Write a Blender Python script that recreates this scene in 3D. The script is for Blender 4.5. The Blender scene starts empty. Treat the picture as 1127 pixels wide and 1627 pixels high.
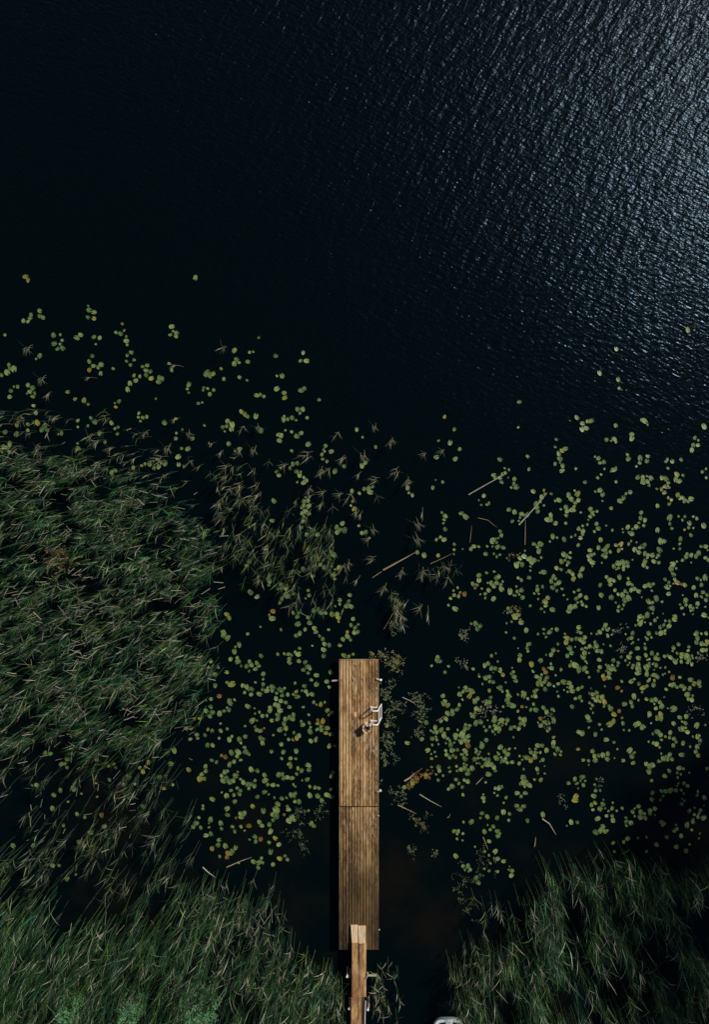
import bpy, bmesh, math, random
import numpy as np
from mathutils import Vector, Matrix

random.seed(7)
rng = np.random.default_rng(11)
R = math.radians
scene = bpy.context.scene
col = scene.collection

# ------------------------------------------------------------------ camera
H = 34.0                    # drone height above the water
PPM = 33.0                  # photo pixels per metre at the water
CX, CY = 563.5, 813.5
cam_d = bpy.data.cameras.new('camera')
cam = bpy.data.objects.new('camera', cam_d)
col.objects.link(cam)
cam.location = (0, 0, H)
cam.rotation_euler = (0, 0, 0)
cam_d.sensor_fit = 'VERTICAL'
cam_d.angle = 2 * math.atan((1627 / 2 / PPM) / H)
cam_d.clip_end = 3000
scene.camera = cam

# ------------------------------------------------------------------ light
SUN_AZ, SUN_EL = R(41), R(39)      # azimuth counter-clockwise from +X
world = bpy.data.worlds.new('World')
scene.world = world
world.use_nodes = True
wn = world.node_tree.nodes
wl = world.node_tree.links
bg = wn['Background']
sky = wn.new('ShaderNodeTexSky')
sky.sky_type = 'NISHITA'
sky.sun_disc = False
sky.sun_elevation = SUN_EL
sky.sun_rotation = math.pi / 2 - SUN_AZ
sky.air_density = 1.0
sky.dust_density = 0.6
wl.new(sky.outputs[0], bg.inputs[0])
bg.inputs[1].default_value = 0.05
sun_d = bpy.data.lights.new('sun', 'SUN')
sun_d.energy = 4.6
sun_d.angle = R(5)
sun_d.color = (1.0, 0.94, 0.85)
sun = bpy.data.objects.new('sun', sun_d)
col.objects.link(sun)
sd = Vector((math.cos(SUN_EL) * math.cos(SUN_AZ), math.cos(SUN_EL) * math.sin(SUN_AZ), math.sin(SUN_EL)))
sun.rotation_euler = sd.to_track_quat('Z', 'Y').to_euler()
sun.location = sd * 60
scene.view_settings.view_transform = 'Standard'
scene.view_settings.look = 'None'
scene.view_settings.gamma = 1
scene.view_settings.exposure = -0.25
scene.view_settings.use_curve_mapping = False


# ------------------------------------------------------------------ helpers
def P(px, py, z=0.0):
    """World point at height z seen at a spot of the photograph."""
    k = (H - z) / H / PPM
    return Vector(((px - CX) * k, (CY - py) * k, z))


def link(o, parent=None):
    col.objects.link(o)
    if parent is not None:
        o.parent = parent
    return o


def mobj(name, mesh, parent=None, mat=None, loc=None, rot=None):
    o = bpy.data.objects.new(name, mesh)
    if mat is not None and not mesh.materials:
        mesh.materials.append(mat)
    link(o, parent)
    if loc is not None:
        o.location = loc
    if rot is not None:
        o.rotation_euler = rot
    return o


def tag(o, label, cat=None, group=None, kind=None):
    o['label'] = label
    if cat: o['category'] = cat
    if group: o['group'] = group
    if kind: o['kind'] = kind
    return o


def empty(name, loc):
    o = bpy.data.objects.new(name, None)
    o.empty_display_size = 0.2
    col.objects.link(o)
    o.location = loc
    return o


def np_mesh(name, verts, faces4, colors=None, smooth=False):
    """Fast mesh from an (n,3) and an (m,4) array."""
    me = bpy.data.meshes.new(name)
    verts = np.asarray(verts, dtype=np.float32); faces4 = np.asarray(faces4, dtype=np.int32)
    me.vertices.add(len(verts)); me.vertices.foreach_set('co', verts.ravel())
    me.loops.add(faces4.size); me.loops.foreach_set('vertex_index', faces4.ravel())
    k = faces4.shape[1]
    me.polygons.add(len(faces4))
    me.polygons.foreach_set('loop_start', np.arange(0, faces4.size, k, dtype=np.int32))
    if smooth:
        me.polygons.foreach_set('use_smooth', np.ones(len(faces4), dtype=bool))
    if colors is not None:
        a = me.attributes.new('col', 'FLOAT_COLOR', 'POINT')
        c = np.ones((len(verts), 4), dtype=np.float32); c[:, :3] = colors
        a.data.foreach_set('color', c.ravel())
    me.update(calc_edges=True)
    me.validate()
    return me


def bm_mesh(name, bm, smooth=False):
    me = bpy.data.meshes.new(name)
    bmesh.ops.recalc_face_normals(bm, faces=bm.faces[:])
    bm.to_mesh(me); bm.free()
    if smooth:
        me.polygons.foreach_set('use_smooth', np.ones(len(me.polygons), dtype=bool))
    return me


def box_mesh(name, sx, sy, sz, bevel=0.0, cz=0.0):
    bm = bmesh.new()
    bmesh.ops.create_cube(bm, size=1, matrix=Matrix.Translation((0, 0, cz)) @ Matrix.Diagonal((sx, sy, sz, 1)))
    if bevel:
        bmesh.ops.bevel(bm, geom=bm.edges[:], offset=bevel, segments=1, affect='EDGES')
    return bm_mesh(name, bm)


def tube_bm(bm, pts, rad, n=8, cap=True):
    pts = [Vector(p) for p in pts]
    rads = rad if isinstance(rad, (list, tuple)) else [rad] * len(pts)
    rings = []
    up = Vector((0.13, 0.31, 0.94))
    for i, p in enumerate(pts):
        d = (pts[min(i + 1, len(pts) - 1)] - pts[max(i - 1, 0)]).normalized()
        a = d.cross(up)
        if a.length < 1e-3: a = d.cross(Vector((1, 0, 0)))
        a.normalize(); b = d.cross(a)
        rings.append([bm.verts.new(p + (a * math.cos(t) + b * math.sin(t)) * rads[i])
                      for t in [2 * math.pi * k / n for k in range(n)]])
    for r0, r1 in zip(rings, rings[1:]):
        for k in range(n):
            bm.faces.new((r0[k], r0[(k + 1) % n], r1[(k + 1) % n], r1[k]))
    if cap:
        bm.faces.new(rings[0]); bm.faces.new(rings[-1])


def tube_mesh(name, pts, rad, n=8):
    bm = bmesh.new(); tube_bm(bm, pts, rad, n)
    return bm_mesh(name, bm, smooth=False)


NUM = ['zero', 'one', 'two', 'three', 'four', 'five', 'six', 'seven', 'eight', 'nine', 'ten', 'eleven', 'twelve',
       'thirteen', 'fourteen', 'fifteen', 'sixteen', 'seventeen', 'eighteen', 'nineteen', 'twenty']
TIP = P(570, 1048, 0.5)


# ------------------------------------------------------------------ materials
def new_mat(name):
    m = bpy.data.materials.new(name); m.use_nodes = True
    nt = m.node_tree
    return m, nt, nt.nodes['Principled BSDF'], nt.nodes, nt.links


def ramp(nodes, stops):
    r = nodes.new('ShaderNodeValToRGB')
    e = r.color_ramp.elements
    while len(e) < len(stops): e.new(0.5)
    for x, (pos, c) in zip(e, stops):
        x.position = pos; x.color = (*c, 1) if len(c) == 3 else c
    return r


def mapping(nodes, links, src, scale=(1, 1, 1), rot=(0, 0, 0), loc=(0, 0, 0)):
    m = nodes.new('ShaderNodeMapping')
    m.inputs['Scale'].default_value = scale
    m.inputs['Rotation'].default_value = rot
    m.inputs['Location'].default_value = loc
    links.new(src, m.inputs[0])
    return m.outputs[0]


def noise(nodes, links, vec, scale, detail=2, rough=0.5):
    n = nodes.new('ShaderNodeTexNoise')
    n.inputs['Scale'].default_value = scale
    n.inputs['Detail'].default_value = detail
    n.inputs['Roughness'].default_value = rough
    if vec is not None: links.new(vec, n.inputs['Vector'])
    return n


def math_node(nodes, links, op, a, b=None, clamp=False):
    m = nodes.new('ShaderNodeMath'); m.operation = op; m.use_clamp = clamp
    for i, v in enumerate((a, b)):
        if v is None: continue
        if isinstance(v, (int, float)): m.inputs[i].default_value = v
        else: links.new(v, m.inputs[i])
    return m.outputs[0]


def mix_col(nodes, links, fac, a, b, mode='MIX'):
    m = nodes.new('ShaderNodeMix'); m.data_type = 'RGBA'; m.blend_type = mode
    for i, v in ((0, fac), (6, a), (7, b)):
        if isinstance(v, (int, float)): m.inputs[i].default_value = v
        elif isinstance(v, tuple): m.inputs[i].default_value = (*v, 1)
        else: links.new(v, m.inputs[i])
    return m.outputs[2]


def maprange(nodes, links, v, a, b, c=0.0, d=1.0):
    m = nodes.new('ShaderNodeMapRange')
    links.new(v, m.inputs[0])
    for i, x in zip((1, 2, 3, 4), (a, b, c, d)): m.inputs[i].default_value = x
    return m.outputs[0]


def make_water():
    m, nt, b, n, l = new_mat('dark_lake_water')
    geo = n.new('ShaderNodeNewGeometry').outputs['Position']
    
    b.inputs['IOR'].default_value = 1.33
    # wind mask: open lake ruffled, sheltered between the plants
    sep = n.new('ShaderNodeSeparateXYZ'); l.new(geo, sep.inputs[0])
    g = math_node(n, l, 'ADD', math_node(n, l, 'MULTIPLY', sep.outputs[0], 0.12), sep.outputs[1])
    big = noise(n, l, geo, 0.16, 2).outputs[0]
    g = math_node(n, l, 'ADD', g, math_node(n, l, 'MULTIPLY', math_node(n, l, 'SUBTRACT', big, 0.5), 10.0))
    mask = maprange(n, l, g, -5.0, 23.0, 0.18, 1.0)
    l.new(maprange(n, l, mask, 0.2, 1.0, 0.15, 0.285), b.inputs['Roughness'])
    b.inputs['Specular Tint'].default_value = (0.33, 0.64, 1.0, 1)
    b.inputs['Specular IOR Level'].default_value = 0.27
    # peat-brown shallows show through here and there near the bank, green-black depth elsewhere
    shal = noise(n, l, geo, 0.22, 4, 0.6).outputs[0]
    sh = math_node(n, l, 'MULTIPLY', maprange(n, l, shal, 0.45, 0.7, 0, 1), maprange(n, l, sep.outputs[1], -6.0, -19.0, 0, 1))
    l.new(mix_col(n, l, sh, (0.0006, 0.0036, 0.0042), (0.0080, 0.0064, 0.0040)), b.inputs['Base Color'])
    # wave trains
    def train(ang, along, across, off, detail=2):
        """Noise drawn out along crests that run at angle ang."""
        v = mapping(n, l, mapping(n, l, geo, rot=(0, 0, R(-ang)), loc=off), (along, across, 1))
        z = noise(n, l, v, 1.0, detail, 0.55)
        z.inputs['Distortion'].default_value = 0.3
        return z.outputs[0]

    n1 = train(57, 0.8, 2.6, (0, 0, 0), 2)         # wind waves
    n2 = train(-28, 2.0, 6.2, (3, 7, 0), 2)         # cross ripples
    n3 = train(72, 2.6, 5.4, (11, 2, 0), 2)         # fine ripples on the wind waves
    n4 = train(6, 2.0, 5.5, (5, 21, 0), 2)
    h = math_node(n, l, 'ADD', math_node(n, l, 'MULTIPLY', n1, 0.075),
                  math_node(n, l, 'ADD', math_node(n, l, 'MULTIPLY', n2, 0.052), math_node(n, l, 'MULTIPLY', n3, 0.028)))
    h = math_node(n, l, 'ADD', h, math_node(n, l, 'MULTIPLY', n4, 0.032))
    h = math_node(n, l, 'MULTIPLY', h, mask)
    bp = n.new('ShaderNodeBump')
    bp.inputs['Strength'].default_value = 1.0
    bp.inputs['Distance'].default_value = 1.0
    l.new(h, bp.inputs['Height']); l.new(bp.outputs[0], b.inputs['Normal'])
    return m


def make_ground():
    m, nt, b, n, l = new_mat('peaty_bank')
    geo = n.new('ShaderNodeNewGeometry').outputs['Position']
    r = ramp(n, [(0.35, (0.016, 0.013, 0.009)), (0.6, (0.03, 0.03, 0.014)), (0.75, (0.03, 0.05, 0.018))])
    l.new(noise(n, l, geo, 1.3, 6, 0.65).outputs[0], r.inputs[0]); l.new(r.outputs[0], b.inputs['Base Color'])
    b.inputs['Roughness'].default_value = 0.9
    bp = n.new('ShaderNodeBump'); bp.inputs['Strength'].default_value = 0.6; bp.inputs['Distance'].default_value = 0.1
    l.new(noise(n, l, geo, 6, 5).outputs[0], bp.inputs['Height']); l.new(bp.outputs[0], b.inputs['Normal'])
    return m


def make_wood(name, c_dark, c_mid, c_light, darken=None, speck=0.6, stain=0.0):
    """Sawn boards running along Y. damp = (y0, y1): darker brown tone that sets in towards y1."""
    m, nt, b, n, l = new_mat(name)
    geo = n.new('ShaderNodeNewGeometry').outputs['Position']
    oi = n.new('ShaderNodeObjectInfo').outputs['Random']
    shift = n.new('ShaderNodeCombineXYZ'); l.new(math_node(n, l, 'MULTIPLY', oi, 37.0), shift.inputs[1])
    va = n.new('ShaderNodeVectorMath'); va.operation = 'ADD'; l.new(geo, va.inputs[0]); l.new(shift.outputs[0], va.inputs[1])
    p = va.outputs[0]
    grain = noise(n, l, mapping(n, l, p, (26, 1.2, 4)), 1.0, 5, 0.6).outputs[0]
    blot = noise(n, l, mapping(n, l, geo, (1.6, 0.55, 1)), 1.0, 6, 0.7).outputs[0]
    scuff = noise(n, l, mapping(n, l, p, (12, 2.6, 1)), 1.0, 4, 0.65).outputs[0]
    f = math_node(n, l, 'ADD', math_node(n, l, 'MULTIPLY', grain, 0.26), math_node(n, l, 'ADD', math_node(n, l, 'MULTIPLY', blot, 0.46), math_node(n, l, 'MULTIPLY', scuff, 0.28)))
    f = math_node(n, l, 'ADD', f, math_node(n, l, 'MULTIPLY', math_node(n, l, 'SUBTRACT', oi, 0.5), 0.12))
    r = ramp(n, [(0.42, c_dark), (0.5, c_mid), (0.58, c_light)])
    l.new(f, r.inputs[0])
    c = r.outputs[0]
    if stain:
        s = noise(n, l, mapping(n, l, p, (7, 1.0, 1), loc=(5, 2, 0)), 1.0, 4, 0.6).outputs[0]
        c = mix_col(n, l, maprange(n, l, s, 0.47, 0.62, 0, stain), c, (0.15, 0.055, 0.018))
    if darken:
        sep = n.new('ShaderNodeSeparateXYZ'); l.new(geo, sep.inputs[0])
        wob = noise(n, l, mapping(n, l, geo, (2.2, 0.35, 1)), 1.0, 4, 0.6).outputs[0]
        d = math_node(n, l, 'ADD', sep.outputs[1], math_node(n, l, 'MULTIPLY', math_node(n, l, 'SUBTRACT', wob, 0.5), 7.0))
        dark_mask = maprange(n, l, d, darken[0], darken[1], 0.0, 1.0)
        dark_ramp = ramp(n, [(0.4, (0.018, 0.012, 0.004)), (0.6, (0.15, 0.086, 0.022))])
        l.new(f, dark_ramp.inputs[0])
        c = mix_col(n, l, dark_mask, c, dark_ramp.outputs[0])  # wood turns darker brown towards the shore end
    if speck:
        sp = noise(n, l, mapping(n, l, p, (15, 5, 9)), 1.0, 3, 0.6).outputs[0]
        pt = noise(n, l, mapping(n, l, p, (1.4, 0.7, 1), loc=(9, 4, 0)), 1.0, 3, 0.6).outputs[0]
        k = math_node(n, l, 'MULTIPLY', maprange(n, l, sp, 0.47, 0.64, 0, 1), maprange(n, l, pt, 0.42, 0.62, 0.08, speck))
        if darken: k = math_node(n, l, 'MULTIPLY', k, math_node(n, l, 'SUBTRACT', 1.0, math_node(n, l, 'MULTIPLY', dark_mask, 0.93)))
        c = mix_col(n, l, k, c, (0.56, 0.45, 0.31))
    l.new(c, b.inputs['Base Color'])
    b.inputs['Roughness'].default_value = 0.75
    bp = n.new('ShaderNodeBump'); bp.inputs['Strength'].default_value = 0.5; bp.inputs['Distance'].default_value = 0.006
    l.new(grain, bp.inputs['Height']); l.new(bp.outputs[0], b.inputs['Normal'])
    return m


def make_plain(name, c, rough=0.5, var=0.25, scale=9, metal=0.0):
    m, nt, b, n, l = new_mat(name)
    tc = n.new('ShaderNodeTexCoord').outputs['Object']
    nz = noise(n, l, tc, scale, 4, 0.6).outputs[0]
    r = ramp(n, [(0.3, tuple(x * (1 - var) for x in c)), (0.7, tuple(min(1, x * (1 + var)) for x in c))])
    l.new(nz, r.inputs[0]); l.new(r.outputs[0], b.inputs['Base Color'])
    b.inputs['Roughness'].default_value = rough
    b.inputs['Metallic'].default_value = metal
    return m


def make_pad(name, c, c2, vein):
    m, nt, b, n, l = new_mat(name)
    tc = n.new('ShaderNodeTexCoord').outputs['Object']
    oi = n.new('ShaderNodeObjectInfo').outputs['Random']
    sh = n.new('ShaderNodeCombineXYZ'); l.new(math_node(n, l, 'MULTIPLY', oi, 50.0), sh.inputs[2])
    va = n.new('ShaderNodeVectorMath'); va.operation = 'ADD'; l.new(tc, va.inputs[0]); l.new(sh.outputs[0], va.inputs[1])
    nz = noise(n, l, va.outputs[0], 2.2, 4, 0.6).outputs[0]
    f = math_node(n, l, 'ADD', math_node(n, l, 'MULTIPLY', nz, 0.5), math_node(n, l, 'MULTIPLY', oi, 0.6))
    r = ramp(n, [(0.25, c), (0.85, c2)])
    l.new(f, r.inputs[0])
    # midrib and the fan of side veins
    sep = n.new('ShaderNodeSeparateXYZ'); l.new(tc, sep.inputs[0])
    rib = maprange(n, l, math_node(n, l, 'ABSOLUTE', sep.outputs[0]), 0.02, 0.07, 0.8, 0.0)
    c3 = mix_col(n, l, rib, r.outputs[0], vein)
    # bite marks and brown spots with a shape of their own
    sp = noise(n, l, va.outputs[0], 5.5, 2, 0.5).outputs[0]
    c3 = mix_col(n, l, maprange(n, l, sp, 0.66, 0.72, 0, 0.7), c3, (0.10, 0.06, 0.02))
    l.new(c3, b.inputs['Base Color'])
    b.inputs['Roughness'].default_value = 0.46
    b.inputs['Specular IOR Level'].default_value = 0.5
    return m


def make_leafmat(name, rough=0.45, trans=0.25):
    """Blade colour comes from the vertex attribute col (green, yellowed or straw, with highlights painted into some reed blades)."""
    m, nt, b, n, l = new_mat(name)
    at = n.new('ShaderNodeAttribute'); at.attribute_name = 'col'
    l.new(at.outputs['Color'], b.inputs['Base Color'])
    b.inputs['Roughness'].default_value = rough
    b.inputs['Specular IOR Level'].default_value = 0.22
    tr = n.new('ShaderNodeBsdfTranslucent'); l.new(at.outputs['Color'], tr.inputs[0])
    mx = n.new('ShaderNodeMixShader'); mx.inputs[0].default_value = trans
    l.new(b.outputs[0], mx.inputs[1]); l.new(tr.outputs[0], mx.inputs[2])
    l.new(mx.outputs[0], n['Material Output'].inputs[0])
    return m


M_water = make_water()
M_ground = make_ground()
M_deck = make_wood('weathered_deck_wood', (0.12, 0.052, 0.012), (0.37, 0.19, 0.056), (0.62, 0.40, 0.18), darken=(-12.8, -17.6), speck=0.9)
M_edge = make_wood('edge_board_wood', (0.13, 0.09, 0.045), (0.24, 0.17, 0.09), (0.36, 0.28, 0.17), darken=(-14, -20), speck=0.4)
M_under = make_wood('dark_frame_wood', (0.02, 0.014, 0.008), (0.04, 0.027, 0.014), (0.06, 0.04, 0.02), speck=0.0)
M_new = make_wood('pale_new_wood', (0.50, 0.34, 0.19), (0.66, 0.48, 0.30), (0.78, 0.60, 0.40), speck=0.1)
M_plank = make_wood('honey_plank_wood', (0.24, 0.105, 0.03), (0.50, 0.28, 0.105), (0.68, 0.45, 0.22), speck=0.25, stain=0.6)
M_plank_dark = make_wood('rust_stained_plank_wood', (0.13, 0.045, 0.012), (0.30, 0.14, 0.05), (0.52, 0.32, 0.15), speck=0.2, stain=0.95)
M_white = make_plain('white_painted_steel', (0.80, 0.78, 0.76), 0.35, 0.06)
M_pipe = make_plain('pinkish_galvanised_pipe', (0.46, 0.36, 0.33), 0.45, 0.2)
M_bark = make_plain('pale_bark', (0.62, 0.50, 0.36), 0.85, 0.4, 9)
M_heart = make_plain('rotten_heartwood', (0.20, 0.10, 0.05), 0.9, 0.5, 18)
M_float = make_plain('black_float_plastic', (0.02, 0.02, 0.022), 0.5, 0.2)
M_hull = make_plain('pale_blue_white_gelcoat', (0.66, 0.74, 0.76), 0.35, 0.08, 3)
M_hullin = make_plain('dark_blue_boat_interior', (0.03, 0.06, 0.09), 0.5, 0.3, 4)
M_pads = {
    'g': make_pad('green_lily_pad', (0.045, 0.105, 0.026), (0.195, 0.27, 0.085), (0.25, 0.32, 0.12)),
    'y': make_pad('yellowing_lily_pad', (0.10, 0.135, 0.025), (0.25, 0.24, 0.04), (0.27, 0.25, 0.07)),
    'o': make_pad('orange_brown_lily_pad', (0.12, 0.065, 0.015), (0.28, 0.175, 0.03), (0.10, 0.06, 0.02)),
}
M_reed = make_leafmat('reed_blade', 0.42, 0.22)
M_weed = make_leafmat('pondweed_leaf', 0.5, 0.1)
M_leaf = make_leafmat('shrub_leaf', 0.5, 0.25)
M_stalk = make_plain('dry_reed_stalk', (0.28, 0.21, 0.10), 0.6, 0.35, 6)
M_stalk_g = make_plain('bleached_reed_stalk', (0.36, 0.32, 0.23), 0.6, 0.3, 6)
M_trunk = make_plain('grey_brown_trunk', (0.07, 0.055, 0.04), 0.9, 0.4, 5)
M_rust = make_leafmat('withered_leaf', 0.7, 0.15)

# ------------------------------------------------------------------ setting
me = np_mesh('water', [(-900, -900, 0), (900, -900, 0), (900, 900, 0), (-900, 900, 0)], [(0, 1, 2, 3)])
w = mobj('water', me, mat=M_water)
tag(w, 'near-black rippled lake water with a silver sheen at upper right', kind='structure')


def shore_height(x, y):
    d1 = -(y + 26.2 + 0.8 * np.sin(x * 0.35) + 0.5 * np.sin(x * 0.9 + 1))          # bank along the bottom
    d2 = np.minimum(x - 20.5 - 0.6 * np.sin(y * 0.6), -(y + 6.0))                  # bank beyond the right edge
    d = np.maximum(d1, d2)
    return np.where(d > 0, 0.9 * (1 - np.exp(-np.maximum(d, 0) * 0.35)) + 0.0006 * np.maximum(d, 0), 0.35 * np.maximum(d, -6))


ax = np.concatenate([np.linspace(-900, -60, 8), np.linspace(-50, 50, 101), np.linspace(60, 900, 8)])
gx, gy = np.meshgrid(ax, ax)
gz = shore_height(gx, gy) + 0.05 * np.sin(gx * 2.1) * np.sin(gy * 1.7)
nv = len(ax)
idx = np.arange(nv * nv).reshape(nv, nv)
fq = np.stack([idx[:-1, :-1], idx[:-1, 1:], idx[1:, 1:], idx[1:, :-1]], -1).reshape(-1, 4)
g = mobj('ground', np_mesh('ground', np.stack([gx, gy, gz], -1).reshape(-1, 3), fq, smooth=True), mat=M_ground)
tag(g, 'dark peaty lake bed and bank under the reeds', kind='structure')

# ------------------------------------------------------------------ jetty
DZ = 0.5
jx0, jx1 = P(539, 1200, DZ).x, P(602, 1200, DZ).x
jy0, jys, jy1 = P(0, 1048.5, DZ).y, P(0, 1282, DZ).y, P(0, 1509, DZ).y
jetty = empty('jetty', ((jx0 + jx1) / 2, (jy0 + jy1) / 2, 0))
tag(jetty, 'long brown plank jetty of two floating sections reaching into the lake', 'jetty')
jl = jetty.location.copy()
edge_w = 0.05
pitch = (jx1 - jx0 - 2 * edge_w) / 13
for (ya, yb) in ((jy0 - 0.035, jys + 0.028), (jys - 0.028, jy1)):
    L = abs(yb - ya)
    shapes = [box_mesh('plank', pitch - g_, L, 0.04, 0.004) for g_ in (0.016, 0.026, 0.036)]
    for k in range(13):
        x = jx0 + edge_w + pitch * (k + 0.5)
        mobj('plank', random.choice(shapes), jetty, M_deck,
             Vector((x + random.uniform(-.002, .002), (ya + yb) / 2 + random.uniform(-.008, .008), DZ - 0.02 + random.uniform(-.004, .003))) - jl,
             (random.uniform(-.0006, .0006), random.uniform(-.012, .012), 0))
    sb = box_mesh('side_beam', edge_w - 0.006, L + 0.02, 0.18, 0.005)
    for x in (jx0 + edge_w / 2, jx1 - edge_w / 2):
        mobj('side_beam', sb, jetty, M_edge, Vector((x, (ya + yb) / 2, DZ - 0.095)) - jl)
    cb = box_mesh('cross_beam', jx1 - jx0 - 2 * edge_w - 0.01, 0.1, 0.12)
    nb = 6
    for k in range(nb):
        y = ya + (yb - ya) * (k + 0.5) / nb
        mobj('cross_beam', cb, jetty, M_under, Vector(((jx0 + jx1) / 2, y, DZ - 0.105)) - jl)
    fl = box_mesh('float', 1.5, 1.3, 0.5, 0.08)
    for k in range(3):
        y = ya + (yb - ya) * (0.16 + 0.34 * k)
        mobj('float', fl, jetty, M_float, Vector(((jx0 + jx1) / 2, y, 0.08)) - jl)
mobj('end_board', box_mesh('end_board', jx1 - jx0, 0.03, 0.2, 0.004), jetty, M_edge, Vector(((jx0 + jx1) / 2, jy0 - 0.013, DZ - 0.102)) - jl)


def jtube(name, pts, r, mat, parent, base):
    return mobj(name, tube_mesh(name, [Vector(p) - base for p in pts], r, 10), parent, mat)


# anchor pipes that poke out of the side beams, each with its own cap
z = 0.34
a = jtube('anchor_pipe', [P(527.5, 1082, z), P(541, 1080.5, z)], 0.042, M_pipe, jetty, jl)
a = jtube('anchor_pipe', [P(598, 1079, z + .2), P(605, 1080.5, z + .2)], 0.045, M_pipe, jetty, jl)
jtube('pipe_cap', [P(604, 1080.3, z + .2), P(607, 1081, z + .2)], 0.06, M_white, a, jl)
a = jtube('anchor_pipe', [P(599.5, 1258.5, z + .2), P(604.5, 1256.3, z + .2)], 0.042, M_pipe, jetty, jl)
jtube('pipe_cap', [P(603.8, 1256.6, z + .2), P(606.2, 1255.6, z + .2)], 0.058, M_white, a, jl)
a = jtube('anchor_pipe', [P(600, 1296.5, z + .2), P(603, 1296, z + .2)], 0.03, M_pipe, jetty, jl)
a = jtube('anchor_pipe', [P(601, 1477.5, z + .1), P(604, 1477, z + .1)], 0.03, M_pipe, jetty, jl)

# ------------------------------------------------------------------ swimming ladder
lad = empty('swimming_ladder', P(597, 1135, DZ))
tag(lad, 'white tubular steel swimming ladder hooked over the side of the jetty', 'ladder')
ll = lad.location.copy()
legs = []
for py in (1124.0, 1145.5):
    b0 = P(590, py, DZ + 0.03)
    y = b0.y
    top = DZ + 0.66
    xt = P(599, py, top).x
    foot = Vector((1.40, y, -0.55))
    pts = [b0, (b0.x, y, top - 0.06), (b0.x + 0.05, y, top), (xt - 0.04, y, top), (xt + 0.04, y, top - 0.03), foot]
    jtube('handrail', pts, 0.036, M_white, lad, ll)
    jtube('deck_rail', [b0, (1.08, y, DZ + 0.03)], 0.026, M_white, lad, ll)
    mobj('foot_plate', box_mesh('foot_plate', 0.12, 0.1, 0.012), lad, M_white, Vector((b0.x, y, DZ + 0.011)) - ll)
    legs.append((Vector((xt + 0.04, y, top - 0.03)), foot))
for t in (0.3, 0.68, 0.97):
    p0 = legs[0][0].lerp(legs[0][1], t); p1 = legs[1][0].lerp(legs[1][1], t)
    jtube('rung', [p0, p1], 0.024, M_white, lad, ll)

# ------------------------------------------------------------------ stump on the deck
st = empty('log_stump', P(582.5, 1154, DZ))
tag(st, 'short weathered log stump standing on the jetty beside the white ladder', 'stump')
bm = bmesh.new()
n = 18
prof = [(0.0, 0.21), (0.10, 0.20), (0.24, 0.19), (0.36, 0.195), (0.43, 0.205)]
rings = []
for zi, (zz, rr) in enumerate(prof):
    ring = []
    for k in range(n):
        t = 2 * math.pi * k / n
        lump = 1 + 0.09 * math.sin(3 * t + 1) + 0.05 * math.sin(7 * t + zi * .5)
        dz = 0.05 * math.sin(t + 0.6) + 0.025 * math.sin(5 * t) if zi == 4 else 0
        ring.append(bm.verts.new((rr * lump * math.cos(t), rr * lump * math.sin(t), zz + dz + (0.003 if zi == 0 else 0))))
    rings.append(ring)
ring = []
for k in range(n):
    o = rings[-1][k].co
    ring.append(bm.verts.new((o.x * 0.72, o.y * 0.72, o.z - 0.01)))
rings.append(ring)
for r0, r1 in zip(rings, rings[1:]):
    for k in range(n):
        bm.faces.new((r0[k], r0[(k + 1) % n], r1[(k + 1) % n], r1[k]))
bm.faces.new(rings[0])
mobj('bark', bm_mesh('bark', bm), st, M_bark)
bm = bmesh.new()
c0 = bm.verts.new((0, 0, 0.33)); rim = []
for k in range(n):
    t = 2 * math.pi * k / n
    lump = 1 + 0.09 * math.sin(3 * t + 1) + 0.05 * math.sin(7 * t + 2)
    rim.append(bm.verts.new((0.15 * lump * math.cos(t), 0.15 * lump * math.sin(t), 0.41 + 0.05 * math.sin(t + 0.6) + 0.02 * math.sin(5 * t))))
for k in range(n):
    bm.faces.new((c0, rim[k], rim[(k + 1) % n]))
mobj('hollow_core', bm_mesh('hollow_core', bm), st, M_heart)

# small leaf and straw lying on the boards
def oval_leaf(name, lx, ly, z=0.006):
    bm = bmesh.new()
    vs = [bm.verts.new((lx * math.cos(t) * (1 + .12 * math.sin(2 * t)), ly * math.sin(t), z * (1 + math.cos(t * 2)))) for t in [2 * math.pi * k / 12 for k in range(12)]]
    bm.faces.new(vs)
    r = bmesh.ops.extrude_face_region(bm, geom=bm.faces[:])
    for v in r['geom']:
        if isinstance(v, bmesh.types.BMVert): v.co.z += 0.004
    return bm_mesh(name, bm)


lf = mobj('fallen_leaf', oval_leaf('fallen_leaf', 0.065, 0.13), mat=make_plain('pale_dry_leaf', (0.62, 0.44, 0.26), 0.7, 0.15), loc=P(565, 1135, DZ + 0.008))
tag(lf, 'pale beige dry leaf lying on the jetty planks left of the ladder', 'leaf')
sw = mobj('straw', tube_mesh('straw', [P(539.5, 1085.5, DZ + .03), P(541.5, 1082, DZ + .025), P(544, 1078.5, DZ + .03)], 0.012, 5), mat=M_stalk)
tag(sw, 'thin bent straw on the jetty corner by the pink pipe', 'straw')
sw = mobj('straw', tube_mesh('straw', [P(563, 1055, DZ + .03), P(566, 1057, DZ + .025), P(568.5, 1060.5, DZ + .03)], 0.011, 5), mat=M_stalk)
tag(sw, 'thin straw lying near the far end of the jetty', 'straw')

# ------------------------------------------------------------------ gangway
gw = empty('gangway', P(570, 1549, 0.4))
tag(gw, 'narrow pale two-plank gangway bridging from the bank onto the jetty', 'gangway')
gl = gw.location.copy()


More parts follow.
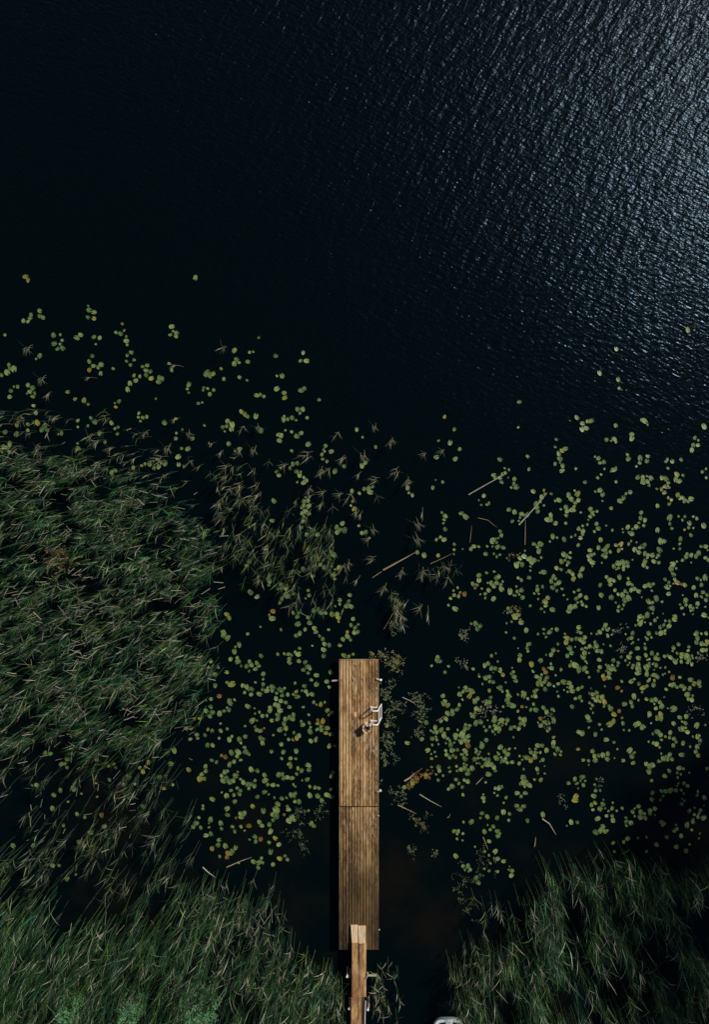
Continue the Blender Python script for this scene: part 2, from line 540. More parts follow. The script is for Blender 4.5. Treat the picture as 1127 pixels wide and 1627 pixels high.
def board(name, quad, thick, mat):
    """A board from four upper corners (x0y0, x1y0, x1y1, x0y1), bevel-free with a slight cup."""
    bm = bmesh.new()
    top = [bm.verts.new(Vector(q) - gl) for q in quad]
    bot = [bm.verts.new(Vector(q) - gl - Vector((0, 0, thick))) for q in quad]
    bm.faces.new(top); bm.faces.new(bot)
    for k in range(4):
        bm.faces.new((top[k], top[(k + 1) % 4], bot[(k + 1) % 4], bot[k]))
    bmesh.ops.recalc_face_normals(bm, faces=bm.faces[:])
    bmesh.ops.bevel(bm, geom=bm.edges[:], offset=0.006, segments=1, affect='EDGES')
    return mobj(name, bm_mesh(name, bm), gw, mat)


def qd(x0a, x1a, ya, za, x0b, x1b, yb, zb):
    return [P(x0a, ya, za), P(x1a, ya, za), P(x1b, yb, zb), P(x0b, yb, zb)]


board('plank', qd(557.6, 568.8, 1470.0, 0.575, 559.2, 568.9, 1500, 0.70), 0.05, M_new)
board('plank', qd(569.4, 581.6, 1471.3, 0.580, 570.6, 581.4, 1500, 0.70), 0.05, M_new)
board('plank', qd(559.3, 569.0, 1498.6, 0.74, 559.2, 569.2, 1584, 0.86), 0.05, M_plank)
board('plank', qd(570.6, 582.2, 1498.6, 0.74, 570.0, 581.9, 1584, 0.86), 0.05, M_plank)
board('batten', qd(571.5, 578.5, 1499.5, 0.766, 571.6, 579.0, 1583.5, 0.886), 0.022, M_plank_dark)
board('plank', qd(558.2, 568.6, 1583.2, 0.80, 557.8, 567.6, 1668, 0.97), 0.05, M_plank)
board('plank', qd(569.2, 574.4, 1583.2, 0.80, 568.6, 575.2, 1668, 0.97), 0.05, M_plank)
board('plank', qd(574.8, 579.6, 1583.4, 0.79, 575.4, 579.4, 1668, 0.96), 0.05, M_under)
for py, zz in ((1520, 0.66), (1565, 0.73), (1604, 0.74), (1640, 0.83)):
    jtube('bearer', [P(560, py, zz), P(581, py, zz)], 0.05, M_under, gw, gl)


def gpost(px, py, top, cap=True):
    p = P(px, py, top)
    o = jtube('support_post', [(p.x, p.y, -1.0), (p.x, p.y, top)], 0.035, M_pipe, gw, gl)
    if cap:
        jtube('post_cap', [(p.x, p.y, top - 0.02), (p.x, p.y, top + 0.05)], 0.055, M_white, o, gl)


gpost(551.8, 1551, 0.72); gpost(556.2, 1553, 0.62, False); gpost(555.3, 1602, 0.7); gpost(584.9, 1603.5, 0.8); gpost(586.5, 1600, 0.7, False)
o = jtube('cross_pole', [P(582.5, 1549.8, 0.8), P(598.8, 1550, 0.8)], 0.05, M_stalk_g, gw, gl)
jtube('clamp', [P(584.4, 1544.5, 0.84), P(584.2, 1550, 0.86), P(581.2, 1554.6, 0.84)], 0.04, M_stalk_g, o, gl)
mobj('handle_wire', tube_mesh('handle_wire', [P(581.2, 1590, .9) - gl, P(580.4, 1610, .95) - gl, P(579.8, 1640, 1.0) - gl], 0.018, 6), gw, M_white)

# ------------------------------------------------------------------ boat at the bottom edge
boat = empty('rowing_boat', P(712, 1668, 0.3))
tag(boat, 'blunt end of a pale blue-white boat at the bottom edge', 'boat')
bl = boat.location.copy()


def super_ring(hx, hy, z, n=48, e=4.5):
    out = []
    for k in range(n):
        t = 2 * math.pi * k / n
        c, s = math.cos(t), math.sin(t)
        out.append(Vector((math.copysign(abs(c) ** (2 / e), c) * hx, math.copysign(abs(s) ** (2 / e), s) * hy, z)))
    return out


def loft(name, rings, mat, parent, close_last=True):
    bm = bmesh.new()
    rv = [[bm.verts.new(p) for p in r] for r in rings]
    n = len(rv[0])
    for r0, r1 in zip(rv, rv[1:]):
        for k in range(n):
            bm.faces.new((r0[k], r0[(k + 1) % n], r1[(k + 1) % n], r1[k]))
    if close_last: bm.faces.new(rv[-1])
    return mobj(name, bm_mesh(name, bm, True), parent, mat)


hx, hy = 0.80, 1.6
loft('hull', [super_ring(hx, hy, 0.2), super_ring(hx * .95, hy * .96, -0.05), super_ring(hx * .8, hy * .85, -0.33)], M_hull, boat)
loft('cockpit', [super_ring(hx * .84, hy * .925, 0.2), super_ring(hx * .80, hy * .89, 0.0), super_ring(hx * .7, hy * .8, -0.22)], M_hullin, boat)
loft('gunwale', [super_ring(hx, hy, 0.2), super_ring(hx * 1.02, hy * 1.01, 0.24), super_ring(hx * .96, hy * .98, 0.29), super_ring(hx * .87, hy * .935, 0.27), super_ring(hx * .84, hy * .925, 0.2)], M_hull, boat, False)
mobj('seat', box_mesh('seat', 1.24, 0.3, 0.05, 0.02), boat, M_hull, (0, 0.75, 0.13))
mobj('transom_block', box_mesh('transom_block', 0.34, 0.24, 0.12, 0.03), boat, M_hull, (0.02, hy * .92, 0.27))
for sx in (-1, 1):
    mobj('rowlock', box_mesh('rowlock', 0.05, 0.12, 0.12, 0.01), boat, M_hullin, (sx * hx * .93, 0.1, 0.34))

# ------------------------------------------------------------------ water lilies
# tile origin x, y, pixel scale, domain test, and the pads seen there: x,y,count with y = yellowed, o = orange, b = big
TILES = []
TILES.append((0, 440, .3549, lambda x, y: x < 320 or y < 640,
 "125,200,3 178,175,3 140,172 400,150,3 394,182 420,187y 240,262 270,260 243,300 270,302,2 258,322 280,320 343,273 361,260 421,270 447,274 430,302 547,210o 556,240 540,255,2 566,268 566,287 570,304 775,243,4 788,267 1050,330 1060,370,2 1050,390 1110,380 1118,338 162,368 178,354 413,355 401,380 401,417o 440,405,3 450,433 507,411 570,352,2 600,372 567,378 585,395 660,397,2 655,420 674,424 655,440 600,442y 626,446 678,455y 608,465 582,478 572,505 712,470,2 725,458 757,388 769,418 928,433,2b 955,435y 991,412 1003,458 1073,450 1106,463 840,502,3 930,500,2 957,507 910,506 940,526 888,567 905,562 45,412,4b 5,440 63,492,2 80,492 43,537 125,484 145,495 133,515,2 155,520 148,536 122,522 305,516 335,547y 376,553y 394,570 515,565,2 518,582y 698,546 407,632,2 393,667 348,644 348,672 151,577 161,610 150,652,2 125,660 124,686 200,668,2 213,686 262,704 276,702 22,695 73,704 75,665 500,655 515,680 528,672 526,702 446,700 622,610 640,630,2 658,626 630,646y 737,653 788,635 817,684 790,700 787,724 862,724 470,740 494,768 348,745 350,768 30,765,5 10,785,2 842,770 813,768 798,806 800,840 824,850 706,817 740,836 670,838 650,838 690,856 710,850,2 480,864 515,866,2 500,875 295,858 278,883 320,876 635,845 597,855 125,15o 22,260 115,0y 875,5"))
TILES.append((400, 300, .6451, lambda x, y: x >= 400 and y < 640,
 "18,367 4,402 59,412 127,404 120,424 135,424 62,461 75,461 22,507,3 62,493 80,503 82,515 122,497 130,492 166,520 857,454 903,470 905,492 898,395 1075,348 476,563 660,525"))
TILES.append((320, 640, .3549, lambda x, y: 320 <= x < 680 and y < 1048 and not (x > 602 and y > 1000),
 "180,40,2y 208,62 245,60 432,30,2 442,47 367,82 372,60 388,74,2 424,78,2 474,68 267,130 268,126 376,123 405,130,2 447,136 428,150 345,143 350,170,2 115,105,4 105,128 138,98 35,180 123,184 150,215,2 15,102 479,186 405,215 556,193 548,210 540,232,3 582,218 563,262 640,284 410,275,3 348,325,2 355,292 445,310,2 460,335,3 470,346 430,355 723,154 696,120 781,198 735,268 720,282 598,306 675,395 708,405 750,385,3 768,375 930,403,3 670,460,3y 460,458,3 465,485,2 460,510,3 455,530 480,495 468,423,2 632,540 620,570,4 608,580 706,550 737,580,2 752,605 450,558 325,440 318,528 215,555 472,590 490,572 520,590 968,670 998,682 595,680,2 600,745,3 595,768,2 550,735,2 458,745,2 625,735 500,775 525,700,2y 215,710,2 300,790 303,815,2 345,833,2 378,832,2 360,878,2 385,865 484,862,3 412,855 620,900,3 665,860 660,888,2 672,912,2 607,945,3y 582,895 615,978y 556,940 535,940 505,930,2 478,960 485,985 680,967 690,1005,4 700,1025 655,1045,3 635,1058 620,1085y 660,1135,3y 680,1125 435,940,2 412,940 305,950 318,965 321,933o 220,848 250,868 265,1003 208,1034 97,1024 118,1052,2 126,963,2y 153,1092,3 131,1147 161,1143,2 357,1015 425,1042,2 432,990 465,1014 512,1025,2 530,1043 570,1015 552,1080,3 548,1105 548,1132 498,1087 440,1098 420,1115,2 435,1125 390,1125,2 395,1145 437,1155 343,1125 268,1132 215,1158 398,1165"))
TILES.append((300, 900, .2307, lambda x, y: 300 <= x < 537 and 1048 <= y < 1200,
 "154,655 140,695 204,692 182,741 262,727b 290,640 337,632 335,655 362,685 420,655,2 432,676 470,665 460,705,2 416,720 690,655 698,665 758,650 803,658 820,690,2 835,705 822,733 880,748 979,727 513,740 513,775,2 460,797 400,828,2 413,850 385,868 430,880,2 265,797b 296,810b 182,820 508,845 537,855 487,878 577,830,2 575,850 605,870b 640,852 660,838,2 645,887 683,882 601,908 635,925 670,935 595,950 617,960 725,880,2 742,860o 733,803 780,855 798,822 845,780 880,810 820,880,2 850,878 952,792 967,828 210,892o 280,925 290,943 265,970,2 276,985 316,918 120,920,2 118,993 150,965 160,1005 145,1030 75,1045,2y 212,1012 407,962 453,975 457,1012,2 470,1060,2 508,1028b 539,1025 560,970 560,990 630,990 615,1020 613,1047 572,1060 656,1082,2 665,1050 670,1110y 693,1040 722,1020 715,1045 693,967 790,968 862,935 910,950,2y 937,935 828,1020 830,1075 775,1065 785,1088 955,990,2 965,1020 890,1055,2o 890,1080y 914,1098 915,1125,2 880,1123 840,1105 836,1135 945,1145,2y 980,1155 880,1180 875,1195 842,1200 630,1122b 583,1160 665,1155 725,1143 688,1190 717,1192 745,1180y 760,1162 457,1103o 468,1125 495,1130 520,1112o 515,1185 508,1215,2 390,1170 388,1098 265,1117 220,1130 162,1130 133,1120o 113,1160 57,1155 60,1182 15,1120,2 10,1188 130,1230,2 210,1180 220,1080 280,1190,2 360,1215,2 385,1245 390,1275,3 403,1280 340,1275 295,1280 638,1222 570,1272 652,1275 740,1270 970,1235,2"))
TILES.append((280, 1150, .2485, lambda x, y: 280 <= x < 537 and y >= 1200,
 "290,202o 315,210o 371,240,2 412,230 340,262 390,205,2 258,245 228,232 188,270 190,300 165,320 150,350,2y 80,293 290,330 302,362 318,345 330,300 312,305 365,360,3 345,375 395,305y 430,372,2 455,385,2 480,385 500,395 505,360 480,290b 519,298 575,357,2 565,365 585,388 620,390 651,393 655,325 680,320 686,348 710,340 733,272 725,255 731,220 766,222 675,220 780,285 803,297 772,320 845,262 850,293 740,345 750,385 762,398 806,360,2y 856,400 890,405 915,410 992,417 1003,310,2 565,435 592,450 520,465 629,470 705,470,2 735,455,2 760,445 760,495,2 788,493 855,455 905,460 932,490 965,453 994,465 350,425 370,453 412,425,2 405,445 323,458 232,480 292,437 375,495 490,525o 558,553 326,540 410,570,2 417,595 328,580 382,600o 172,520 172,540 640,547b 620,578b 640,585b 620,615b 650,510 712,525y 718,545 690,580o 742,595,2b 755,612 847,555yb 882,652 865,638 604,685b 533,625b 548,648 597,640 465,650o 415,655y 360,655 375,685 438,680 285,635 290,670 210,635 210,660o 127,635 110,655 157,663 220,610 145,598 190,712 222,702 510,750,2b 470,740 540,735o 634,730o 657,768 595,758 274,740 268,773 315,780 230,795o 380,790,2 350,828 325,850,2o 280,845 662,860y 695,842 711,865 605,815 495,880 530,885,2 555,885 620,897 525,915 400,885"))
TILES.append((0, 1080, .3549, lambda x, y: x < 280,
 "510,375,3y 640,410o 626,393 665,370y 650,390 432,355 290,375,4b 225,330,2 150,270 490,447 430,462y 435,523 605,465 577,432 578,527 552,467 735,485y 775,468 715,435 640,565 468,655 380,615 405,683 455,605o 380,742 355,725 420,755y 330,485 365,508 270,495 165,470,2 240,515 305,545 345,600 235,575 285,650 150,740 60,740 30,830 235,830 265,830 340,870 300,890 60,285 10,300 25,235 780,315 765,375"))
TILES.append((680, 640, .3966, lambda x, y: y < 998,
 "67,57 106,107 363,98 128,186 90,160 43,152 35,218 110,225 400,215 405,266 289,228 265,290 290,300,4 308,262 325,268,2 345,325,3 355,338 20,340 60,318 515,147 510,177 535,187,3 540,195y 530,240,4 593,264 538,272 640,75 655,72 636,102 620,83 618,106 597,60 868,73 880,88 860,70 817,127 818,143 716,148 735,152,2 747,145 753,92 670,216 685,222 690,240 706,238 708,265 755,258 735,275 745,268 680,300,2 631,318 690,350,3 755,316 800,208 803,225 850,222,2 848,240 836,255 882,214 878,233 880,315,5 862,295 843,298 865,322 955,235 980,235,2 1015,228 962,262 998,287,2 1022,290 1010,314 955,305,3 950,335,2y 948,360 918,345 1057,190 1065,170 1085,150,3 1107,95 1115,265,3 1115,300 810,358 785,380,2 423,355 470,365,3 450,395,2 437,420,2 400,448,2 348,438 325,428 375,445 338,475 525,390,2 565,370,2 600,365y 590,400,5 560,432,6 495,470,3 513,480 482,468 553,482 660,440,4 665,450 640,488 668,515 684,503 676,485 605,505,2 620,525,2 575,537 546,547 500,535,2 490,555 603,570 692,549 855,440,2 852,462 870,470 865,492 920,413 968,405,2y 1020,380,3 1030,392 1055,385,2 735,422 820,505,4 808,520 835,495 970,460 970,485 978,503 1005,455 1030,455 1020,470 1045,500,4y 1055,530 1078,464 1105,492 920,510 932,555,2 1012,545 1010,565 1010,585 1095,575 1113,575 740,510 70,453,3 135,443 152,457 70,507 48,540,3 107,567,2 215,409 245,403 225,372 290,515,2 275,558,5 302,580 265,605,2 232,605 185,575,3 42,612y 440,575,4 455,565 405,625,3 430,630,2o 455,620,2 412,655 365,640,3 355,650 545,607 550,630,5 517,662 535,668 570,620 655,610,2 650,630,2 660,640 700,590,3 715,600,3 720,575,2 755,570,2y 765,590y 805,565 850,580,3 830,588 860,575 880,620,3 900,610,2 905,635,2 925,610,2 925,640 865,650 880,660 800,640,3 765,660,3 785,655 745,655 1035,615,2 1040,605o 1075,615,3 1112,620,2 975,665,3 985,690,2 965,720,3 1000,720,2o 1030,730 1065,740 965,765 1095,710,4 1095,775,3 1080,820,3 1035,810,6 1108,850 1115,790,2 890,730,2 905,725 900,800,4 890,800o 890,825 915,780 865,860,2o 880,850 843,870,3 893,885 920,860,2 945,890,2 970,875,3 990,855 730,710,4 768,698 820,730,3 815,750 845,755 780,770,4 765,815,4 790,790,2 750,750 735,780 800,760 695,770 690,730 685,820 580,685,3 610,675,2 620,665 600,800,6 570,820,2 565,835 635,780 635,815 605,750,2 610,772 495,715,3y 525,720,2 500,740 538,745 545,770 450,680 465,678 440,750,3 460,737 445,765 470,795,2 455,825,2 500,828 410,813 375,710,2 405,700 375,750,2 380,780 345,770,2 360,850,4o 350,860,2 322,823 375,880 275,720,8 300,715,2 265,735,2 230,765,3 263,785 205,690 205,710,2 180,725 190,740o 105,770,4 130,760,2o 83,810 110,825 175,885,2 210,893,2"))
TILES.append((840, 960, .2547, lambda x, y: x >= 840 and 998 <= y < 1280,
 "96,155,2 110,203b 132,172 146,152 178,157 184,247 228,205 235,235,2y 270,220,3 285,215 325,220o 345,235,2 383,262 355,270,2 335,278 378,303 342,326b 270,303 244,320b 255,273 155,285 141,312b 110,315 185,290o 310,170,2 328,178 415,235,2 430,290,3 440,345 428,185 465,155,3 503,150,2 495,198 520,188 511,258 260,380b 292,380b 348,400,3 316,418 204,407b 145,398 125,395o 95,403,2o 75,350 18,373o 25,415 50,450,2 70,460,3 100,485,4 60,495,2y 130,495,2o 160,510,2 186,495 220,484b 253,490 265,517 245,545,2o 310,528 335,515 320,580,3 187,573 105,530 40,542,2 435,575,4 430,580,3y 460,580,2 400,560 475,610y 502,632,2 510,650 400,630,2 404,677 380,725,2 378,768 443,748 457,780 417,810b 484,843b 533,860 313,795,2 335,803 272,637 32,622 14,657 46,657 95,645,2 150,655 130,740,4 155,715 75,755 120,790 77,712o 530,350 525,380,3 505,400,2 503,430,2 445,390 437,415 475,462o 465,445 500,455 560,363 578,328 605,350,3 640,303y 688,335 655,380,2b 685,400,2b 690,375 740,345,2 755,370,3 738,410,2b 738,435 797,380 785,440 785,475,4y 855,393,2 915,357 953,357 985,315,5 960,310,2y 1020,320,2 1018,372 990,362 870,320,2 850,325 900,290,2 905,270 885,330 935,248 770,305 805,310,2 808,340 653,237 650,180,2 730,205,2 725,245,3y 748,188 825,180,3 680,275 622,218 1110,182 1050,180 1055,210,3 1055,243 1080,245 1115,233o 1085,285,2 1110,285,2 1000,265 885,500 905,505 925,515 975,525,2 960,510o 860,530 660,465 640,480 690,495 715,520y 740,510,2 710,545b 770,597 735,590y 658,573 580,540,2o 600,622 640,610 648,635 820,610,2 830,635 795,647 905,652b 825,685,2o 826,712 748,700 755,683 765,740 905,742 980,740,3y 960,770 990,795,2 945,705 985,700 1050,755 1103,752 1025,570,2 990,560 995,585 1030,500o 1065,490,2 1070,512 1013,470 945,455 900,457o 530,728,2yb 565,665o 532,685y 585,708o 590,742 630,785 670,750 688,742 710,765 775,808 806,795 825,815 855,825o 885,800 880,830 908,837 920,858 780,865 800,870 818,890o 903,880 963,865 1010,887 1045,920,3y 1055,825 1070,850,2 955,937 880,935 835,955,3 868,965,2 895,965 632,910 660,925,2 653,988 590,973 400,915 412,945,2 465,940,2 495,932 492,965 310,903o 340,970 376,975 85,880 45,900,2 155,862,2 158,888 205,918,2 200,938 165,935 112,910 15,920,2 40,950,3y 90,968 60,1053,2 76,1093 5,1127 250,1115 290,1090,2 325,1100,3 335,1120 415,1125 420,1162 408,1195 415,1237y 295,1197,2o 755,1010,4 775,1000 740,995 877,1037 930,1050,2 968,1025 940,1020 850,1070 770,1100 935,1115 970,1115,2 1115,1025 775,1175 830,1165,2 840,1195,2 885,1160 920,1158 955,1160y 970,1180 975,1225,2 1052,1190,2o 1098,1205 770,1215"))
TILES.append((590, 1000, .2581, lambda x, y: 604 < x < 840 and (x < 700 or y < 1250),
 "831,18 955,5 882,53 985,105,2 965,135 960,115,2 916,158 913,187 741,162y 868,235 875,260,2 862,272 890,315 720,210,2 742,237 765,240,2 728,290,2 705,297 750,322 810,278,2y 665,288 629,243 455,263 410,170,2 408,190 728,375o 795,358,2 780,358 840,380 845,408,2 940,402b 965,425 904,400 871,468,2b 930,475o 580,357 605,370,2 620,380o 605,410,2y 545,397,2 562,430 441,408 455,440 470,465,2y 655,423 638,443 645,435 712,450 730,445,2 678,475,2 665,495 640,508o 627,530 760,543 530,490,2 500,500,2 472,515 508,520 460,548 430,562 840,557 645,575,2 600,588 595,610,2 580,605 695,597 708,620 760,590,3 785,580,2 770,605,2 750,625,2 790,610 807,590o 785,630,2 855,610 885,598 862,605 910,610,2 935,580 945,555,2 945,585 940,560 876,662 223,698 311,674 340,573 97,593 385,630,2 375,670 400,660,2 405,678 415,706 450,640,2y 473,610 470,670,2 485,685 490,710,2 520,650 520,670 560,645,3b 570,665,2 555,690,2 600,685 595,712o 575,740,2 580,750 685,712 680,725 645,735,2 645,755 708,680 795,722 370,765,4 460,745,2 505,775,3 520,785 530,740 660,790,2 680,790,3 690,800 725,805,2 740,830 650,820 685,842y 580,800 572,825,2 525,840,2 555,860 600,865,3 595,885 480,848 785,765,2 800,785,3 840,770,2 850,735y 770,790 815,805,2 868,815 930,800,2 912,825 970,755,2 945,785o 940,860 722,890b 765,870,2 372,845y 415,845,2 335,893y 413,925 485,875 523,922 573,925 540,945,2 595,935 500,965 465,985,2 255,943 203,970 706,940 710,985,2 690,1010,2 560,1000 563,1018y 540,988 695,1055,2 580,1050 578,1078 625,1100 675,1110,2y 683,1138 805,967 765,980 830,1033b 795,1010 720,1150 613,1182b 570,1255 495,1280 480,1240,2 705,1207 697,1243 755,1210,2 760,1230 785,1245,2 728,1300 775,1160 812,1115 848,1175 850,1140,2 815,1160 920,950,2 945,940,2b 970,957b 925,1030 935,905 897,1083b 935,1090,2 960,1080 960,1175 520,1395 573,1380 530,1548"))
TILES.append((700, 1250, .3789, lambda x, y: (x < 840 and y >= 1250) or y >= 1280,
 "35,8 95,33 180,30,2 183,60 175,110,2 230,5,2 240,35 275,44 265,65 339,40,2 355,25 320,78 350,80,2 432,70 130,146 95,195 70,195 75,185,2 185,187 205,227 222,165,2 240,185,2 250,195 265,105 290,112 287,140 238,130 197,125 430,115 365,140 548,146 575,148 660,133 670,90,2 640,95,2 705,100,3 740,100,2 720,120,2 762,88 680,165,2 690,185 652,190 780,145,2 800,150,2 815,90,2 830,80 840,105 860,130,2 880,110 900,90,2 925,145,2 935,155 1005,79 1045,100 1065,115,2 1080,125,2 1090,95 1105,130 1060,145 990,160,2 980,185 1035,160 1055,180 785,215,2 830,215 865,210 725,235 1010,205 950,210 1085,215 1045,240 990,250 905,240 865,270 1030,265 730,270 265,310 240,355 210,320 125,345,2 95,330 150,380,2 65,290 185,270 230,270 300,350,2 240,300 205,350 145,250"))

pads = []
for ox, oy, sc, dom, txt in TILES:
    for tok in txt.split():
        cflag = 'y' if 'y' in tok else 'o' if 'o' in tok else 'g'
        big = 'b' in tok
        v = [float(x) for x in tok.strip('yob').split(',')]
        x, y = ox + v[0] * sc, oy + v[1] * sc
        if not dom(x, y): continue
        cnt = int(v[2]) if len(v) > 2 else 1
        if cflag == 'o' and random.random() < 0.4: cflag = 'y'
        a0 = random.uniform(0, 6.28)
        for k in range(cnt):
            if k == 0:
                dx = dy = 0
            else:
                an = a0 + k * 2.2 + random.uniform(-.3, .3)
                rr = random.uniform(6.0, 8.5) * (1 if k < 5 else 1.7)
                dx, dy = rr * math.cos(an), rr * math.sin(an)
            c = cflag
            if cnt > 2 and cflag != 'g' and random.random() < 0.4: c = 'g'
            if cflag == 'g' and random.random() < 0.03: c = 'y'
            pads.append([x + dx, y + dy, c, big])
# little young pads between the grown ones
for p in list(pads):
    if p[0] > 640 and p[1] > 760 and random.random() < 0.26:
        an, rr = random.uniform(0, 6.28), random.uniform(7, 13)
        pads.append([p[0] + rr * math.cos(an), p[1] + rr * math.sin(an), 'g', None])
# pads pushed against the jetty float beside it, not under it
pads = [p for p in pads if not (535 < p[0] < 606 and 1046 < p[1] < 1512)]

# pad shapes: ovals with a basal notch and a gently raised, wavy rim
def pad_mesh(name, seed, mat):
    rnd = random.Random(seed)
    n = 20
    notch = rnd.uniform(0.35, 0.75)
    ph = rnd.uniform(0, 6.28); wv = rnd.uniform(.01, .035)
    el = rnd.uniform(1.2, 1.5)
    outer, mid = [], []
    for k in range(n + 1):
        t = -math.pi / 2 + notch / 2 + (2 * math.pi - notch) * k / n
        e = 1 + 0.04 * math.sin(3 * t + ph) + rnd.uniform(-.02, .02)
        if rnd.random() < 0.04: e *= 0.8
        x, y = 0.5 * math.cos(t) * e, 0.5 * el * math.sin(t) * e
        outer.append((x, y, wv * (1 + math.sin(2 * t + ph)) * 0.5 + 0.008))
        mid.append((x * .5, y * .5, 0.0))
    fold = rnd.uniform(0.0, 0.07)        # the two halves rise gently from the midrib
    outer = [(x, y, z + fold * abs(x)) for x, y, z in outer]
    mid = [(x, y, z + fold * abs(x)) for x, y, z in mid]
    verts = [(0, -0.08, 0)] + mid + outer
    faces = []
    for k in range(n):
        faces.append((0, 1 + k, 2 + k))
        faces.append((1 + k, n + 2 + k, n + 3 + k, 2 + k))
    me = bpy.data.meshes.new(name)
    me.from_pydata(verts, [], faces)
    me.materials.append(mat)
    me.update()
    return me


PAD = {c: [pad_mesh('leaf', 100 * i + j, m) for j in range(9)] for i, (c, m) in enumerate(M_pads.items())}

# pads that share a root make one plant
plants = []
for p in pads:
    best, bd = None, 36.0
    for q in plants:
        if len(q['p']) >= 17: continue
        d = math.hypot(q['x'] - p[0], q['y'] - p[1])
        if d < bd: best, bd = q, d
    if best is None:
        plants.append({'x': p[0], 'y': p[1], 'p': [p]})
    else:
        best['p'].append(p); k = len(best['p'])
        best['x'] += (p[0] - best['x']) / k; best['y'] += (p[1] - best['y']) / k

used = {}


def spot(x, y):
    w = P(x, y)
    ax_, ay_ = abs(w.x - TIP.x), abs(w.y - TIP.y)
    h = 'left' if w.x < TIP.x else 'right'
    v = 'above' if w.y > TIP.y else 'below'
    return ax_, ay_, h, v


def num(v):
    v = int(round(v))
    return NUM[v] if v <= 20 else 'twenty' + ('-' + NUM[v - 20] if v > 20 else '')


def half(v):
    w, f = divmod(int(round(v * 2)), 2)
    return num(w) + ('-and-a-half' if f else '')


def tenth(v):
    w, f = divmod(int(round(v * 10)), 10)
    return num(w) + ('-point-' + NUM[f] if f else '')


def unique(label_fn):
    for k in range(12):
        s = label_fn(k)
        if s not in used:
            used[s] = 1
            return s
    used[s] += 1
    return s


SIZES = ['', 'small ', 'loose ', 'tight ', 'scattered ', 'ragged ']
zc = 0
for q in plants:
    c = P(q['x'], q['y'])
    e = empty('water_lily', (c.x, c.y, 0))
    for (x, y, cf, big) in q['p']:
        w = P(x, y)
        s = random.choice((random.uniform(.09, .15), random.uniform(.14, .21), random.uniform(.18, .24))) * (1.35 if big else 1.0)
        if big is None: s = random.uniform(.07, .12)
        zc += 1
        o = mobj('leaf', random.choice(PAD[cf]), e, None, (w.x - c.x, w.y - c.y, 0.014 + (zc % 9) * 0.005),
                 (random.gauss(0, .05), random.gauss(0, .05), random.gauss(0.5, 1.0) + (math.pi if random.random() < .4 else 0)))
        o.scale = (s, s, s)
    npd = len(q['p'])
    ny = sum(1 for p in q['p'] if p[2] == 'y'); no = sum(1 for p in q['p'] if p[2] == 'o')
    colr = 'green' if ny + no == 0 else ('orange' if no == npd else 'yellowed' if ny == npd else 'green and orange' if no else 'green and yellow')
    ax_, ay_, h, v = spot(q['x'], q['y'])
    head = f"{'single ' if npd == 1 else ''}{colr} lily pad" if npd == 1 else f"{NUM[npd]} {colr} lily pads"

    def lab(k, ax_=ax_, ay_=ay_, h=h, v=v, head=head):
        f = num if k == 0 else half if k == 1 else tenth
        return f"{head} {f(ax_)} metres {h} and {f(ay_)} {v} the jetty tip"
    tag(e, unique(lab), 'water lily', 'water lilies floating round the jetty')

# ------------------------------------------------------------------ reeds
def in_poly(px, py, poly):
    inside = np.zeros(px.shape, dtype=bool)
    n = len(poly)
    for i in range(n):
        x0, y0 = poly[i]; x1, y1 = poly[(i + 1) % n]
        c = ((y0 > py) != (y1 > py)) & (px < (x1 - x0) * (py - y0) / (y1 - y0 + 1e-9) + x0)
        inside ^= c
    return inside


def vnoise(x, y, seed, scale):
    """Cheap smooth value noise in 0..1."""
    r = np.random.default_rng(seed)
    tab = r.random((64, 64))
    u, v = x / scale, y / scale
    iu, iv = np.floor(u).astype(int), np.floor(v).astype(int)
    fu, fv = u - iu, v - iv
    fu = fu * fu * (3 - 2 * fu); fv = fv * fv * (3 - 2 * fv)
    g = lambda a, b: tab[a % 64, b % 64]
    return (g(iu, iv) * (1 - fu) + g(iu + 1, iv) * fu) * (1 - fv) + (g(iu, iv + 1) * (1 - fu) + g(iu + 1, iv + 1) * fu) * fv


GREENS = np.array([(0.020, 0.062, 0.022), (0.034, 0.080, 0.024), (0.018, 0.060, 0.034), (0.065, 0.105, 0.024), (0.034, 0.066, 0.034)])
STRAWS = np.array([(0.34, 0.29, 0.19), (0.42, 0.36, 0.25), (0.26, 0.20, 0.12), (0.36, 0.33, 0.24)])


def scatter(poly, per_m2, seed, gap=0.35, gscale=28, edge=None):
    """Shoot spots (photo px) in a polygon, thinned by clumpy noise."""
    r = np.random.default_rng(seed)
    poly = np.array(poly, float)
    (x0, y0), (x1, y1) = poly.min(0), poly.max(0)
    n = int((x1 - x0) * (y1 - y0) / PPM ** 2 * per_m2)
    px, py = r.uniform(x0, x1, n), r.uniform(y0, y1, n)
    jit = 16
    ok = in_poly(px + r.normal(0, jit, n), py + r.normal(0, jit, n), poly)
    f = 0.6 * vnoise(px, py, seed + 1, gscale) + 0.4 * vnoise(px, py, seed + 2, gscale * 0.4)
    ok &= r.random(n) < np.clip((f - gap) * 4.5, 0.0, 1)
    return px[ok], py[ok]


